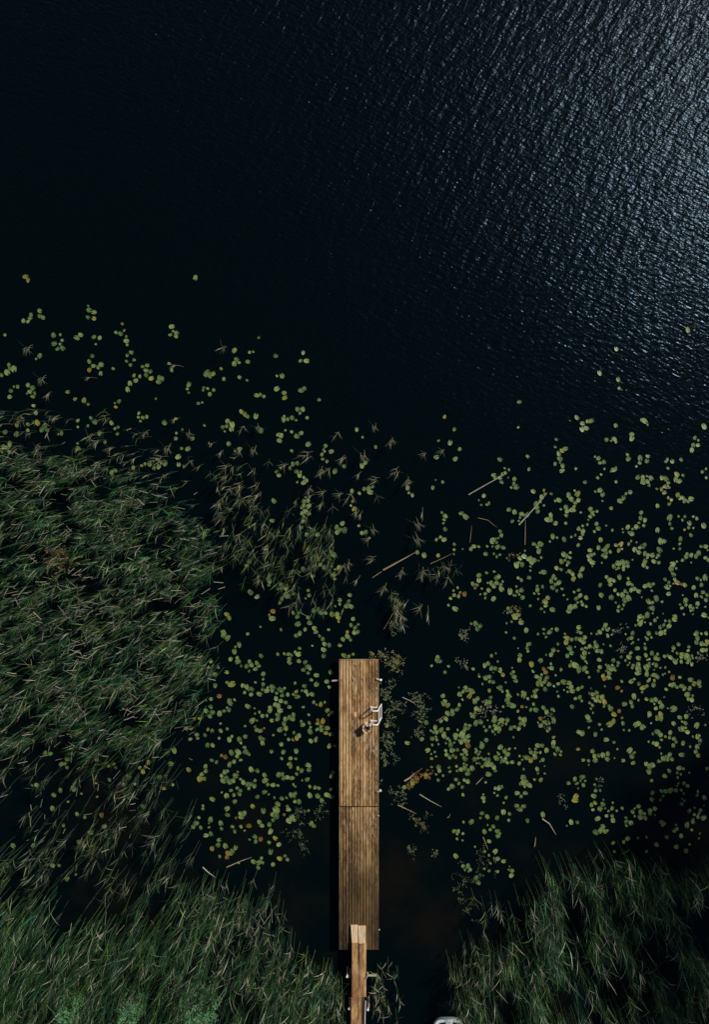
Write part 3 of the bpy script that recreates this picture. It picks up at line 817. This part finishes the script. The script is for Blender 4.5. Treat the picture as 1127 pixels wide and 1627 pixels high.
def shoots(px, py, seed, h=(0.9, 1.6), leaves=7, wind=(-0.35, -0.9), lean=0.25, L=(0.35, 0.62), wid=(0.018, 0.032),
           straw=0.1, base=0.0, green=GREENS, droop=1.0, bias=0.9, sheen=0.075):
    """Leafy reed shoots: every shoot a thin stem with arching blades that trail downwind."""
    r = np.random.default_rng(seed)
    ns = len(px)
    hh = r.uniform(*h, ns)
    bx, by = (px - CX) / PPM, (CY - py) / PPM
    wx, wy = wind
    lx = wx * lean * hh + r.normal(0, .1, ns) * hh
    ly = wy * lean * hh + r.normal(0, .1, ns) * hh
    # shoot colour
    gi = r.integers(0, len(green), ns)
    sc = green[gi] * r.uniform(0.65, 1.35, (ns, 1))
    # leaves
    k = np.repeat(np.arange(ns), leaves); m = len(k)
    t = r.uniform(0.66, 1.0, m)
    p0 = np.stack([bx[k] + lx[k] * t ** 1.6, by[k] + ly[k] * t ** 1.6, base + hh[k] * t], -1)
    wang = math.atan2(wy, wx)
    az = np.where(r.random(m) < bias, wang + r.normal(0, 0.55, m), r.uniform(-math.pi, math.pi, m))
    el0 = r.uniform(0.35, 1.15, m); el1 = el0 - r.uniform(0.5, 1.5, m) * droop
    Ls = r.uniform(*L, m); ww = r.uniform(*wid, m)
    broad = r.random(m) < 0.13           # highlights painted into the colour: broad lighter blades among thin dark ones
    ww = np.where(broad, ww * 1.9, ww)
    S = 4
    pts = [p0]
    for s in range(1, S):
        e = el0 + (el1 - el0) * (s - 0.5) / (S - 1)
        step = Ls / (S - 1)
        d = np.stack([np.cos(az) * np.cos(e), np.sin(az) * np.cos(e), np.sin(e)], -1) * step[:, None]
        pts.append(pts[-1] + d)
        az = az + r.normal(0, 0.09, m)
    side = np.stack([-np.sin(az), np.cos(az), r.normal(0, 0.45, m)], -1)
    side /= np.linalg.norm(side, axis=1)[:, None]
    prof = (0.55, 1.0, 0.75, 0.06)
    V = np.empty((m, S, 2, 3), np.float32)
    for s in range(S):
        off = side * (ww * prof[s] * 0.5)[:, None]
        V[:, s, 0] = pts[s] - off; V[:, s, 1] = pts[s] + off
    V[..., 2] = np.maximum(V[..., 2], 0.02)
    lc = sc[k] * r.uniform(0.4, 1.7, (m, 1))
    lc *= np.where(broad, 1.5, 0.45)[:, None]
    pale = r.random(m) < sheen * np.where(broad, 3.2, 0.6)          # sunlit sheen painted into the colour as pale grey green blades
    lc[pale] = np.array([0.36, 0.38, 0.26]) * r.uniform(0.7, 1.25, (pale.sum(), 1))
    stw = r.random(m) < straw
    lc[stw] = STRAWS[r.integers(0, len(STRAWS), stw.sum())] * r.uniform(0.7, 1.1, (stw.sum(), 1))
    C = np.repeat(lc[:, None, :], S * 2, 1)
    # stems as thin crossed strips: three points, two sides
    ST = np.empty((ns, 3, 2, 3), np.float32)
    for s, tt in enumerate((0, .5, 1)):
        c = np.stack([bx + lx * tt ** 1.6, by + ly * tt ** 1.6, base - 0.1 * (tt == 0) + hh * tt], -1)
        ST[:, s, 0] = c - np.array([0.006, -.004, 0]); ST[:, s, 1] = c + np.array([0.006, -.004, 0])
    CS = np.repeat((sc * 0.9 + 0.02)[:, None, :], 6, 1)
    f = []
    b0 = np.arange(m)[:, None] * (S * 2)
    for s in range(S - 1):
        f.append(b0 + np.array([2 * s, 2 * s + 1, 2 * s + 3, 2 * s + 2]))
    fl = np.concatenate(f)
    b1 = m * S * 2 + np.arange(ns)[:, None] * 6
    fs = np.concatenate([b1 + np.array([0, 1, 3, 2]), b1 + np.array([2, 3, 5, 4])])
    return np.concatenate([V.reshape(-1, 3), ST.reshape(-1, 3)]), np.concatenate([fl, fs]), np.concatenate([C.reshape(-1, 3), CS.reshape(-1, 3)])


def merge(parts):
    vs, fs, cs, n = [], [], [], 0
    for v, f, c in parts:
        vs.append(v); fs.append(f + n); cs.append(c); n += len(v)
    return np.concatenate(vs), np.concatenate(fs), np.concatenate(cs)


def straws(px, py, seed, z=(0.25, 0.9), L=(0.4, 1.0), wid=0.022, tilt=0.35, ang=None):
    """Broken dry stalks lying across the bed: thin three-sided sticks."""
    r = np.random.default_rng(seed); n = len(px)
    zz = r.uniform(*z, n); LL = r.uniform(*L, n)
    az = r.uniform(0, math.pi, n) if ang is None else r.normal(ang, 0.5, n)
    el = r.normal(0, tilt, n)
    d = np.stack([np.cos(az) * np.cos(el), np.sin(az) * np.cos(el), np.sin(el)], -1)
    c = np.stack([(px - CX) / PPM, (CY - py) / PPM, zz], -1)
    s = np.stack([-np.sin(az), np.cos(az), 0 * az], -1); u = np.cross(d, s)
    V = np.empty((n, 2, 3, 3), np.float32)
    for e, sg in enumerate((-.5, .5)):
        for k in range(3):
            a = 2 * math.pi * k / 3
            V[:, e, k] = c + d * (LL * sg)[:, None] + (s * math.cos(a) + u * math.sin(a)) * (wid * 0.5)
    V[..., 2] = np.maximum(V[..., 2], 0.015)
    cc = STRAWS[r.integers(0, len(STRAWS), n)] * r.uniform(0.7, 2.0, (n, 1)) * np.array([0.95, 1.0, 1.05])
    b = np.arange(n)[:, None] * 6
    F = np.concatenate([b + np.array([0, 1, 4, 3]), b + np.array([1, 2, 5, 4]), b + np.array([2, 0, 3, 5])])
    return V.reshape(-1, 3), F, np.repeat(cc, 6, 0)


def stuff(name, parts, mat, label, cat):
    v, f, c = merge(parts)
    o = mobj(name, np_mesh(name, v, f, c), mat=mat)
    return tag(o, label, cat, kind='stuff')


WL = (-0.75, -0.55)
left_poly = [(-30, 705), (60, 715), (150, 740), (230, 765), (300, 800), (335, 850), (362, 905), (362, 985), (335, 1070), (312, 1140), (270, 1190), (180, 1195), (80, 1170), (-30, 1185)]
a = scatter(left_poly, 30, 21, 0.40, 17)
b = scatter([(-30, 650), (120, 660), (260, 700), (330, 770), (300, 800), (150, 760), (-30, 720)], 9, 22, 0.42, 20)
c2 = scatter([(-30, 1190), (260, 1195), (310, 1230), (320, 1340), (280, 1400), (-30, 1400)], 15, 23, 0.45, 22)
stuff('reed_bed', [shoots(*a, 31, (0.7, 1.8), 9, WL, 0.22, (0.25, 0.75), (0.008, 0.018), straw=0.04, green=GREENS * np.array([0.95, 1.35, 1.1])),
                   shoots(*b, 32, (0.6, 1.1), 5, WL, 0.3, (0.25, 0.5), (0.009, 0.017), straw=0.22),
                   shoots(*c2, 33, (0.9, 1.6), 7, (-0.5, -0.85), 0.3, (0.35, 0.7), (0.008, 0.018), straw=0.05, green=GREENS * 0.8)],
      M_reed, 'dense dark green reed bed flecked with pale straw filling the left side', 'reeds')
c1 = scatter([(340, 775), (420, 770), (500, 810), (560, 850), (560, 930), (530, 985), (470, 960), (400, 900), (345, 870)], 13, 24, 0.36, 22)
c3 = scatter([(290, 760), (380, 700), (420, 780), (345, 880)], 9, 25, 0.45, 20)
stuff('reed_bed', [shoots(*c1, 34, (0.7, 1.3), 8, (-0.25, -0.95), 0.3, (0.3, 0.6), (0.008, 0.017), straw=0.12, green=GREENS * np.array([1.5, 1.35, 1.0])),
                   shoots(*c3, 35, (0.6, 1.1), 5, (-0.6, -0.7), 0.3, (0.25, 0.5), (0.008, 0.016), straw=0.25)],
      M_reed, 'loose yellow-green reeds with lily pads between, above left of the jetty tip', 'reeds')
bl_poly = [(-30, 1395), (60, 1405), (110, 1450), (190, 1430), (270, 1400), (330, 1378), (400, 1400), (440, 1450), (462, 1510), (545, 1545), (552, 1660), (-30, 1660)]
a = scatter(bl_poly, 28, 26, 0.39, 19)
b = scatter([(300, 1350), (440, 1380), (470, 1520), (380, 1560), (330, 1450)], 12, 27, 0.4, 18)
b2 = scatter([(440, 1500), (552, 1520), (552, 1640), (440, 1640)], 16, 127, 0.35, 18)
stuff('reed_bed', [shoots(*a, 36, (0.9, 2.2), 7, (-0.35, -0.9), 0.22, (0.4, 0.95), (0.009, 0.019), straw=0.02, green=GREENS * np.array([0.85, 1.25, 0.95])),
                   shoots(*b, 37, (1.0, 1.7), 6, (-0.2, -1), 0.25, (0.35, 0.6), (0.012, 0.022), straw=0.3),
                   shoots(*b2, 137, (0.7, 1.3), 7, (-0.3, -0.9), 0.25, (0.4, 0.8), (0.025, 0.04), straw=0.1, green=GREENS * 1.25, bias=0.6)],
      M_reed, 'tall green reeds swept downward along the bank left of the gangway', 'reeds')
a = scatter([(835, 1335), (930, 1330), (1010, 1350), (1160, 1345), (1160, 1660), (760, 1660), (722, 1600), (735, 1540), (800, 1480), (850, 1440)], 30, 28, 0.45, 24)
b = scatter([(705, 1500), (760, 1440), (810, 1400), (830, 1500), (760, 1600), (720, 1580)], 14, 29, 0.4, 20)
c4 = scatter([(586, 1520), (630, 1515), (634, 1590), (588, 1600)], 16, 30, 0.3, 15)
stuff('reed_bed', [shoots(*a, 38, (0.9, 2.1), 7, (0.15, -1), 0.25, (0.4, 0.95), (0.009, 0.019), straw=0.02, green=GREENS * np.array([0.9, 1.3, 1.05])),
                   shoots(*b, 39, (0.8, 1.5), 7, (0, -1), 0.25, (0.3, 0.65), (0.009, 0.018), straw=0.15)],
      M_reed, 'dark shaded reeds drooping along the bank right of the gangway', 'reeds')
stuff('reed_bed', [shoots(*c4, 40, (0.4, 0.9), 6, (0.2, -1), 0.25, (0.3, 0.5), straw=0.25, bias=0.4)],
      M_reed, 'small tangled clump of reeds touching the right side of the gangway', 'reeds')

sx, sy = scatter(left_poly, 7.0, 51, 0.34)
s2 = scatter([(0, 930), (330, 920), (330, 1130), (0, 1130)], 4.0, 52, 0.36)
s3 = scatter([(-30, 1200), (250, 1190), (240, 1330), (-30, 1340)], 2.4, 53, 0.36)
s4 = scatter(bl_poly, 0.45, 54, 0.3)
s5 = scatter([(330, 1400), (440, 1420), (470, 1560), (320, 1540)], 4.0, 55, 0.3)
s6 = scatter([(-30, 1400), (60, 1410), (110, 1450), (190, 1435), (270, 1410), (330, 1400), (330, 1450), (-30, 1470)], 2.2, 56, 0.34)
stuff('dry_straw', [straws(sx, sy, 61, (0.8, 1.5), (0.12, 0.55), 0.02, 0.45, R(22)), straws(*s2, 62, (0.9, 1.4), (0.2, 0.95), 0.02),
                    straws(*s3, 63, (0.9, 1.6), (0.2, 0.5), 0.022, 0.3, R(48)), straws(*s4, 64, (1.2, 2.0), (0.2, 0.6), 0.019, 0.5, R(60)), straws(*s6, 66, (1.2, 2.0), (0.2, 0.7), 0.02, 0.5, R(65)),
                    straws(*s5, 65, (0.8, 1.7), (0.2, 0.8), 0.02, 0.6, R(75))],
      M_rust, 'pale broken straws strewn over the reed beds at left', 'straw')

# single tufts standing in open water: each a plant of its own
tuft_meshes = []
for k in range(10):
    r = np.random.default_rng(300 + k)
    n = int(r.integers(1, 4))
    tx, ty = CX + r.normal(0, 2.2, n), CY + r.normal(0, 2.2, n)
    wv = [(-0.7, -0.7), (-0.2, -1), (0.2, -1)][k % 3]
    v, f, c = shoots(tx, ty, 320 + k, (0.4, 0.8), 5, wv, 0.5, (0.28, 0.55), (0.009, 0.016), straw=0.3, bias=0.97, sheen=0.35,
                     green=np.array([(0.16, 0.18, 0.08), (0.22, 0.2, 0.11), (0.12, 0.16, 0.06)]))
    me = np_mesh('reed_tuft', v, f, c); me.materials.append(M_reed)
    tuft_meshes.append(me)
TUFTS = [(0, 440, "210,440 440,455 235,515 270,620 500,620 425,700 665,690 815,630 850,680 510,770 770,745 640,800 755,810 870,820 945,860 1030,850 975,740 1000,775 1085,775 610,880 1040,940 990,920 1095,920 480,580 1100,665 240,680 385,770 180,750 110,620 10,625 60,660 150,305 1015,310 830,405"),
         (320, 640, "622,130 785,90 735,210 645,235 505,225 585,295 540,290 725,305 925,335 800,340 855,160 1005,230 1085,215 965,510 960,575 770,540 755,610 730,480 785,690 650,720 720,770 780,395 825,810 900,740 985,910 1025,915 935,880 1000,475 255,90 250,190 310,245 240,290 385,280 195,355 260,355 140,375 230,440 270,400 515,410 490,375 555,400 590,440 630,410 545,440 700,470 890,290 990,740 1060,770 1110,770 880,890 895,960 870,930 660,705 1080,700 305,570 680,400")]
for ox, oy, txt in TUFTS:
    for i, tok in enumerate(txt.split()):
        vx, vy = [float(t) for t in tok.split(',')]
        x, y = ox + vx * .3549, oy + vy * .3549
        k = random.randrange(10)
        o = mobj('reed_tuft', tuft_meshes[k], loc=P(x, y), rot=(0, 0, random.uniform(-.35, .35)))
        s = random.uniform(.75, 1.15); o.scale = (s, s, s)
        ax_, ay_, h, v = spot(x, y)

        def lab(k, ax_=ax_, ay_=ay_, h=h, v=v):
            f = num if k == 0 else half if k == 1 else tenth
            return f"thin pale reed tuft {f(ax_)} metres {h} and {f(ay_)} {v} the jetty tip"
        tag(o, unique(lab), 'reed', 'single reed tufts in the open water')

# floating stalks
def stalk(x0, y0, x1, y1, r, mat, label, z=0.04, bend=0.0):
    r *= 0.72
    a, b = P(x0, y0, z), P(x1, y1, z - 0.01)
    bend += random.uniform(-.05, .05) * (b - a).length
    m = (a + b) / 2 + Vector((0, bend, 0.02))
    o = mobj('floating_stalk', tube_mesh('floating_stalk', [a, a.lerp(m, .5) + Vector((0, 0, .01)), m, m.lerp(b, .5), b], [r, r * .9, r * .75, r * .55, r * .25], 7), mat=mat)
    tag(o, label, 'stalk', 'loose stalks floating between the lilies')


stalk(745, 786, 806, 752, 0.04, M_stalk_g, 'long pale straight stalk beside lily pads, topmost of the floating stalks', 0.06)
stalk(825, 834, 870, 783, 0.05, M_stalk_g, 'pale diagonal stalk crossing a lily clump right of centre', 0.06)
stalk(834.5, 866, 835.5, 826, 0.028, M_stalk, 'thin upright stalk hanging below the pale diagonal stalk')
stalk(609, 906, 660, 878, 0.06, M_stalk, 'thick yellow stalk floating above right of the jetty tip', 0.08)
stalk(592, 918, 612, 905, 0.025, M_stalk, 'thin dark end of stalk below the thick yellow stalk')
stalk(760, 823, 790, 838, 0.02, M_stalk, 'thin crooked stalk between the two pale diagonal stalks', bend=0.1)
stalk(747, 862, 750, 835, 0.018, M_stalk, 'thin upright stalk left of the crooked one', bend=0.0)
stalk(684, 896, 722, 878, 0.022, M_stalk, 'thin greenish stalk over reed leaves at the middle right')
stalk(640, 1108, 660, 1118, 0.028, M_stalk_g, 'short bleached stalk in the pondweed right of the ladder')
stalk(643, 1241, 660, 1228, 0.06, M_stalk_g, 'short thick pinkish stalk end by orange-brown debris')
stalk(660, 1228, 672, 1220, 0.03, M_heart, 'dark tail of stalk beyond the pinkish stalk')
stalk(667, 1262, 702, 1282, 0.03, M_stalk_g, 'bleached slanting stalk below the orange-brown debris')
stalk(632, 1279, 662, 1293, 0.03, M_stalk, 'brown slanting stalk nearest the seam of the jetty')
stalk(694, 1145, 707, 1137, 0.035, M_heart, 'short reddish stalk between lily pads right of the ladder')
stalk(757, 1246, 768, 1235, 0.03, M_stalk_g, 'short bleached stalk among pads in the lower right water')
stalk(711, 1299, 716, 1293, 0.03, M_stalk, 'tiny hooked stalk at the edge of the shaded water', bend=-.05)
stalk(862, 1301, 884, 1326, 0.045, M_stalk_g, 'pale stalk bending down into the dark reeds at lower right', 0.1, 0.12)
stalk(360, 1378, 400, 1362, 0.03, M_stalk_g, 'pale stalk lying over black water at lower left', 0.1)
stalk(322, 1378, 342, 1394, 0.04, M_stalk_g, 'short curved pale stalk left of the black water at lower left', 0.3)
stalk(610, 1000, 632, 960, 0.025, M_stalk, 'upright stalk in the drooping reeds above the jetty tip')
stalk(850, 1345, 852, 1330, 0.03, M_stalk_g, 'small upright stalk above the reeds at lower right', 0.1)
stalk(768, 1330, 776, 1350, 0.03, M_stalk, 'slim brown stalk at the shadow edge right of the jetty')

# ------------------------------------------------------------------ pondweed and small-leaf drifts
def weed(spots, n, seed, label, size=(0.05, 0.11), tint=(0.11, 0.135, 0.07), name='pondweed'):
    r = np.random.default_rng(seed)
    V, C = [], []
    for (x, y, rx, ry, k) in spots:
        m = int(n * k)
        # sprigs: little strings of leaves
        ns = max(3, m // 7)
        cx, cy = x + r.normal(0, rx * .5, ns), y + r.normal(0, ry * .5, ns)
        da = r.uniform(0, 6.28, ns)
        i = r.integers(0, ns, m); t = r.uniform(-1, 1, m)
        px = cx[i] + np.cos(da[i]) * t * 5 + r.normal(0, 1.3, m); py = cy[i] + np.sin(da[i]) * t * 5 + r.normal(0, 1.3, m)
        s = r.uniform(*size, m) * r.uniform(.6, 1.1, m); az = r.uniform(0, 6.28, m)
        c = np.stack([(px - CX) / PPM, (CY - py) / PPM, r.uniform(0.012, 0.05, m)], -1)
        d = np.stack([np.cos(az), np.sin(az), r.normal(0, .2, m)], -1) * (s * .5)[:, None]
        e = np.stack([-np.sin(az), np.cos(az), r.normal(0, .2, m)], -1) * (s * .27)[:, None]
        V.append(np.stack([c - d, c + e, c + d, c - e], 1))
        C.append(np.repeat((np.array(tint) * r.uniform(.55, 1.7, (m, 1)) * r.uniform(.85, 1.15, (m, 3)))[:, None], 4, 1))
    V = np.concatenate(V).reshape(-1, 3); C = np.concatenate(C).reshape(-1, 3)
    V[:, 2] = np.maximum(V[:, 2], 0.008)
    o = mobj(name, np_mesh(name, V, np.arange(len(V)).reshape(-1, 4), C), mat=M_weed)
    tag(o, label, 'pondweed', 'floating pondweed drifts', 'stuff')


weed([(626, 1055, 20, 20, 1), (606, 1040, 14, 6, .4)], 260, 71, 'mossy pondweed mat at the right corner of the jetty tip', tint=(0.15, 0.155, 0.06))
weed([(613, 1100, 8, 14, 1), (620, 1090, 8, 10, .4)], 90, 72, 'small pondweed drift along the jetty above the ladder')
weed([(630, 1125, 16, 14, 1), (622, 1145, 12, 12, .6)], 130, 73, 'pondweed drift just right of the ladder')
weed([(668, 1130, 16, 22, 1), (660, 1110, 14, 10, .5), (664, 1160, 10, 8, .4)], 170, 74, 'pondweed drift between the ladder and the right lily field')
weed([(616, 1175, 10, 18, 1), (612, 1210, 8, 20, .8), (625, 1200, 8, 12, .4)], 120, 75, 'pondweed fringe beside the jetty below the ladder')
weed([(632, 1262, 13, 20, 1)], 120, 76, 'pondweed patch right of the jetty near its seam')
weed([(665, 1305, 14, 12, 1), (672, 1318, 10, 8, .5)], 90, 77, 'brownish pondweed below the slanting brown stalk', tint=(0.11, 0.10, 0.05))
weed([(655, 1345, 10, 12, 1), (692, 1358, 7, 10, .6)], 50, 78, 'sparse pondweed on the black water right of the jetty')
weed([(738, 1010, 8, 10, 1), (736, 1055, 10, 8, .6), (772, 1130, 12, 14, .8), (787, 1128, 8, 10, .4)], 90, 79, 'pale pondweed specks at the left edge of the right lily field', tint=(0.16, 0.17, 0.11))
weed([(478, 1292, 12, 18, 1), (505, 1290, 14, 14, .7), (468, 1325, 16, 8, .8), (482, 1345, 8, 12, .6)], 120, 80, 'fine pondweed in dark water left of the jetty seam', (0.04, 0.08))
weed([(985, 1030, 10, 8, 1), (1110, 1045, 14, 10, 1.2), (1100, 1130, 12, 14, 1), (870, 1140, 10, 10, .7), (935, 1100, 8, 10, .6), (990, 1000, 12, 8, .8), (895, 1270, 10, 12, .7), (955, 1240, 10, 6, .5)], 60, 81,
     'pale grey pondweed specks scattered through the right lily field', (0.04, 0.08), (0.17, 0.18, 0.13))
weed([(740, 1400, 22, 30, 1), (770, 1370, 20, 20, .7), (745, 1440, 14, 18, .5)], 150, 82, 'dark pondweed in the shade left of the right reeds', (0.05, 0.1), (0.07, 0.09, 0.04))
weed([(632, 960, 10, 22, 1), (625, 1000, 8, 18, .6)], 150, 83, 'upright pondweed trail above the right corner of the jetty tip', (0.05, 0.1), (0.13, 0.15, 0.06))
weed([(820, 970, 12, 8, 1), (815, 885, 10, 6, .6)], 60, 84, 'brownish leaf scraps in the upper right lily field', (0.06, 0.1), (0.17, 0.12, 0.05))
weed([(660, 1240, 12, 9, 1), (676, 1232, 10, 8, .7), (650, 1247, 10, 6, .5)], 90, 85, 'orange-brown rotting plant debris right of the jetty', (0.06, 0.13), (0.19, 0.10, 0.03))
# drooping grass tuft over the trail
v = shoots(np.array([622., 628., 632., 626., 634., 636.]), np.array([935., 942., 950., 960., 968., 985.]), 91, (0.4, 0.8), 8, (0.15, -1), 0.4, (0.35, 0.6), straw=0.25)
v2 = shoots(np.array([665., 680., 695., 705., 722., 690., 712.]), np.array([895., 900., 898., 892., 898., 905., 890.]), 92, (0.4, 0.7), 7, (0.1, -1), 0.5, (0.35, 0.6), straw=0.15)
for parts, lb in ((v, 'drooping green reed tuft above the jetty tip'), (v2, 'row of drooping green reed leaves hanging from a stalk right of centre')):
    o = mobj('reed_clump', np_mesh('reed_clump', *parts), mat=M_reed)
    tag(o, lb, 'reeds', kind='stuff')

# ------------------------------------------------------------------ withered brown plant in the left bed
q = P(92, 888, 1.2)
wp = empty('withered_plant', (q.x, q.y, 0))
tag(wp, 'rust-brown withered plant in the middle of the left reed bed', 'plant')
r = np.random.default_rng(95)
bm = bmesh.new()
for k in range(9):
    a = r.uniform(0, 6.28); e = Vector((math.cos(a) * .35, math.sin(a) * .45, r.uniform(1.1, 1.5)))
    tube_bm(bm, [(0.0 + k * .004, 0, 0), e * .5 + Vector((0, 0, .2)), e], [0.025, 0.018, 0.008], 5)
mobj('stem', bm_mesh('stem', bm), wp, M_heart)
m = 160
c = np.stack([r.normal(0, .28, m), r.normal(0, .36, m), r.uniform(.9, 1.55, m)], -1)
az = r.uniform(0, 6.28, m); s = r.uniform(.06, .16, m)
d = np.stack([np.cos(az), np.sin(az), r.normal(0, .5, m)], -1) * s[:, None] * .5
e = np.stack([-np.sin(az), np.cos(az), r.normal(0, .5, m)], -1) * s[:, None] * .25
Vv = np.stack([c - d, c + e, c + d, c - e], 1).reshape(-1, 3)
Cc = np.repeat(np.array([(0.11, 0.052, 0.022)]) * r.uniform(.5, 1.9, (m, 1)), 4, 0)
o = mobj('foliage', np_mesh('foliage', Vv, np.arange(m * 4).reshape(-1, 4), Cc), wp, M_rust)
o['kind'] = 'stuff'

# ------------------------------------------------------------------ shrubs and trees
def shrub(px, py, rad, hgt, n, seed, label):
    q = P(px, py, hgt)
    e = empty('leafy_shrub', (q.x, q.y, 0.1))
    tag(e, label, 'shrub', 'green shrubs along the bottom bank')
    r = np.random.default_rng(seed)
    bm = bmesh.new()
    for k in range(7):
        a = r.uniform(0, 6.28); t = Vector((math.cos(a) * rad * .7, math.sin(a) * rad * .7, hgt * r.uniform(.75, 1)))
        tube_bm(bm, [(0.01 * k, 0, -0.3), t * .5 + Vector((0, 0, .1)), t], [0.02, 0.014, 0.006], 5)
    mobj('stem', bm_mesh('stem', bm), e, M_trunk)
    ns = n // 14
    a = r.uniform(0, 6.28, ns); q = np.sqrt(r.uniform(0, 1, ns)) * rad
    sc_ = np.stack([np.cos(a) * q, np.sin(a) * q, hgt * (1 - .5 * (q / rad) ** 2) * r.uniform(.6, 1.08, ns)], -1)
    i = r.integers(0, ns, n)
    c = sc_[i] + r.normal(0, .07, (n, 3))
    az = r.uniform(0, 6.28, n); s = r.uniform(.05, .1, n)
    d = np.stack([np.cos(az), np.sin(az), r.normal(0, .4, n)], -1) * s[:, None] * .5
    f = np.stack([-np.sin(az), np.cos(az), r.normal(0, .4, n)], -1) * s[:, None] * .3
    V = np.stack([c - d, c + f, c + d, c - f], 1).reshape(-1, 3)
    C = np.repeat(np.array([(0.12, 0.27, 0.12)]) * r.uniform(.6, 1.5, (n, 1)) * r.uniform(.9, 1.1, (n, 3)), 4, 0)
    o = mobj('foliage', np_mesh('foliage', V, np.arange(n * 4).reshape(-1, 4), C), e, M_leaf)
    o['kind'] = 'stuff'


shrub(98, 1622, .6, 2.3, 1300, 101, 'small bright green leafy shrub at the bottom, leftmost of the three')
shrub(196, 1627, .6, 2.3, 1200, 102, 'small bright green leafy shrub at the bottom, middle of the three')
shrub(308, 1624, 1.0, 2.3, 2200, 103, 'wide bright green leafy shrub at the bottom, nearest the gangway')


def tree_meshes(seed, hgt=19.0, rad=3.8):
    r = np.random.default_rng(seed)
    bm = bmesh.new()
    tube_bm(bm, [(0, 0, -0.4), (0.1, 0.05, hgt * .3), (-0.1, 0.15, hgt * .6), (0.05, 0, hgt * .92)], [0.34, 0.26, 0.17, 0.04], 9)
    tips = []
    for k in range(44):
        z0 = hgt * r.uniform(.25, .88); a = r.uniform(0, 6.28)
        ln = rad * r.uniform(.6, 1.05) * (1.15 - abs(z0 / hgt - .5))
        t = Vector((math.cos(a) * ln, math.sin(a) * ln, z0 + ln * .45))
        b0 = Vector((0, 0.05, z0)); m_ = b0.lerp(t, .5) + Vector((0, 0, .15))
        tube_bm(bm, [b0, m_, t], [0.07, 0.045, 0.012], 5)
        tips += [t, m_, m_.lerp(t, .5)]
    trunk = bm_mesh('trunk', bm)
    tips = np.array([tuple(t) for t in tips])
    n = 8000
    i = r.integers(0, len(tips), n)
    c = tips[i] + r.normal(0, .42, (n, 3))
    az = r.uniform(0, 6.28, n); s = r.uniform(.14, .26, n)
    d = np.stack([np.cos(az), np.sin(az), r.normal(0, .6, n)], -1) * s[:, None] * .5
    f = np.stack([-np.sin(az), np.cos(az), r.normal(0, .6, n)], -1) * s[:, None] * .35
    V = np.stack([c - d, c + f, c + d, c - f], 1).reshape(-1, 3)
    C = np.repeat(np.array([(0.05, 0.09, 0.03)]) * r.uniform(.6, 1.4, (n, 1)), 4, 0)
    return trunk, np_mesh('crown', V, np.arange(n * 4).reshape(-1, 4), C)


TM = [tree_meshes(s) for s in (201, 202, 203)]
for i, (x, y, sc_, lb) in enumerate([
    (22.6, -9.2, 0.72, 'leafy bank tree beyond the right edge, nearer the lake, shading the lower right pads'),
    (25.0, -11.0, 0.8, 'leafy bank tree beyond the right edge, behind the first one'),
    (26.5, -14.5, 0.75, 'leafy bank tree beyond the right edge, farthest down the bank')]):
    e = empty('bank_tree', (x, y, float(shore_height(np.array(x), np.array(y)))))
    e.rotation_euler = (0, 0, i * 1.3); e.scale = (sc_,) * 3
    tag(e, lb, 'tree', 'trees on the bank beyond the right edge')
    tr, cr = TM[i % 3]
    mobj('trunk', tr, e, M_trunk)
    o = mobj('crown', cr, e, M_leaf); o['kind'] = 'stuff'
print('pads', len(pads), 'plants', len(plants))
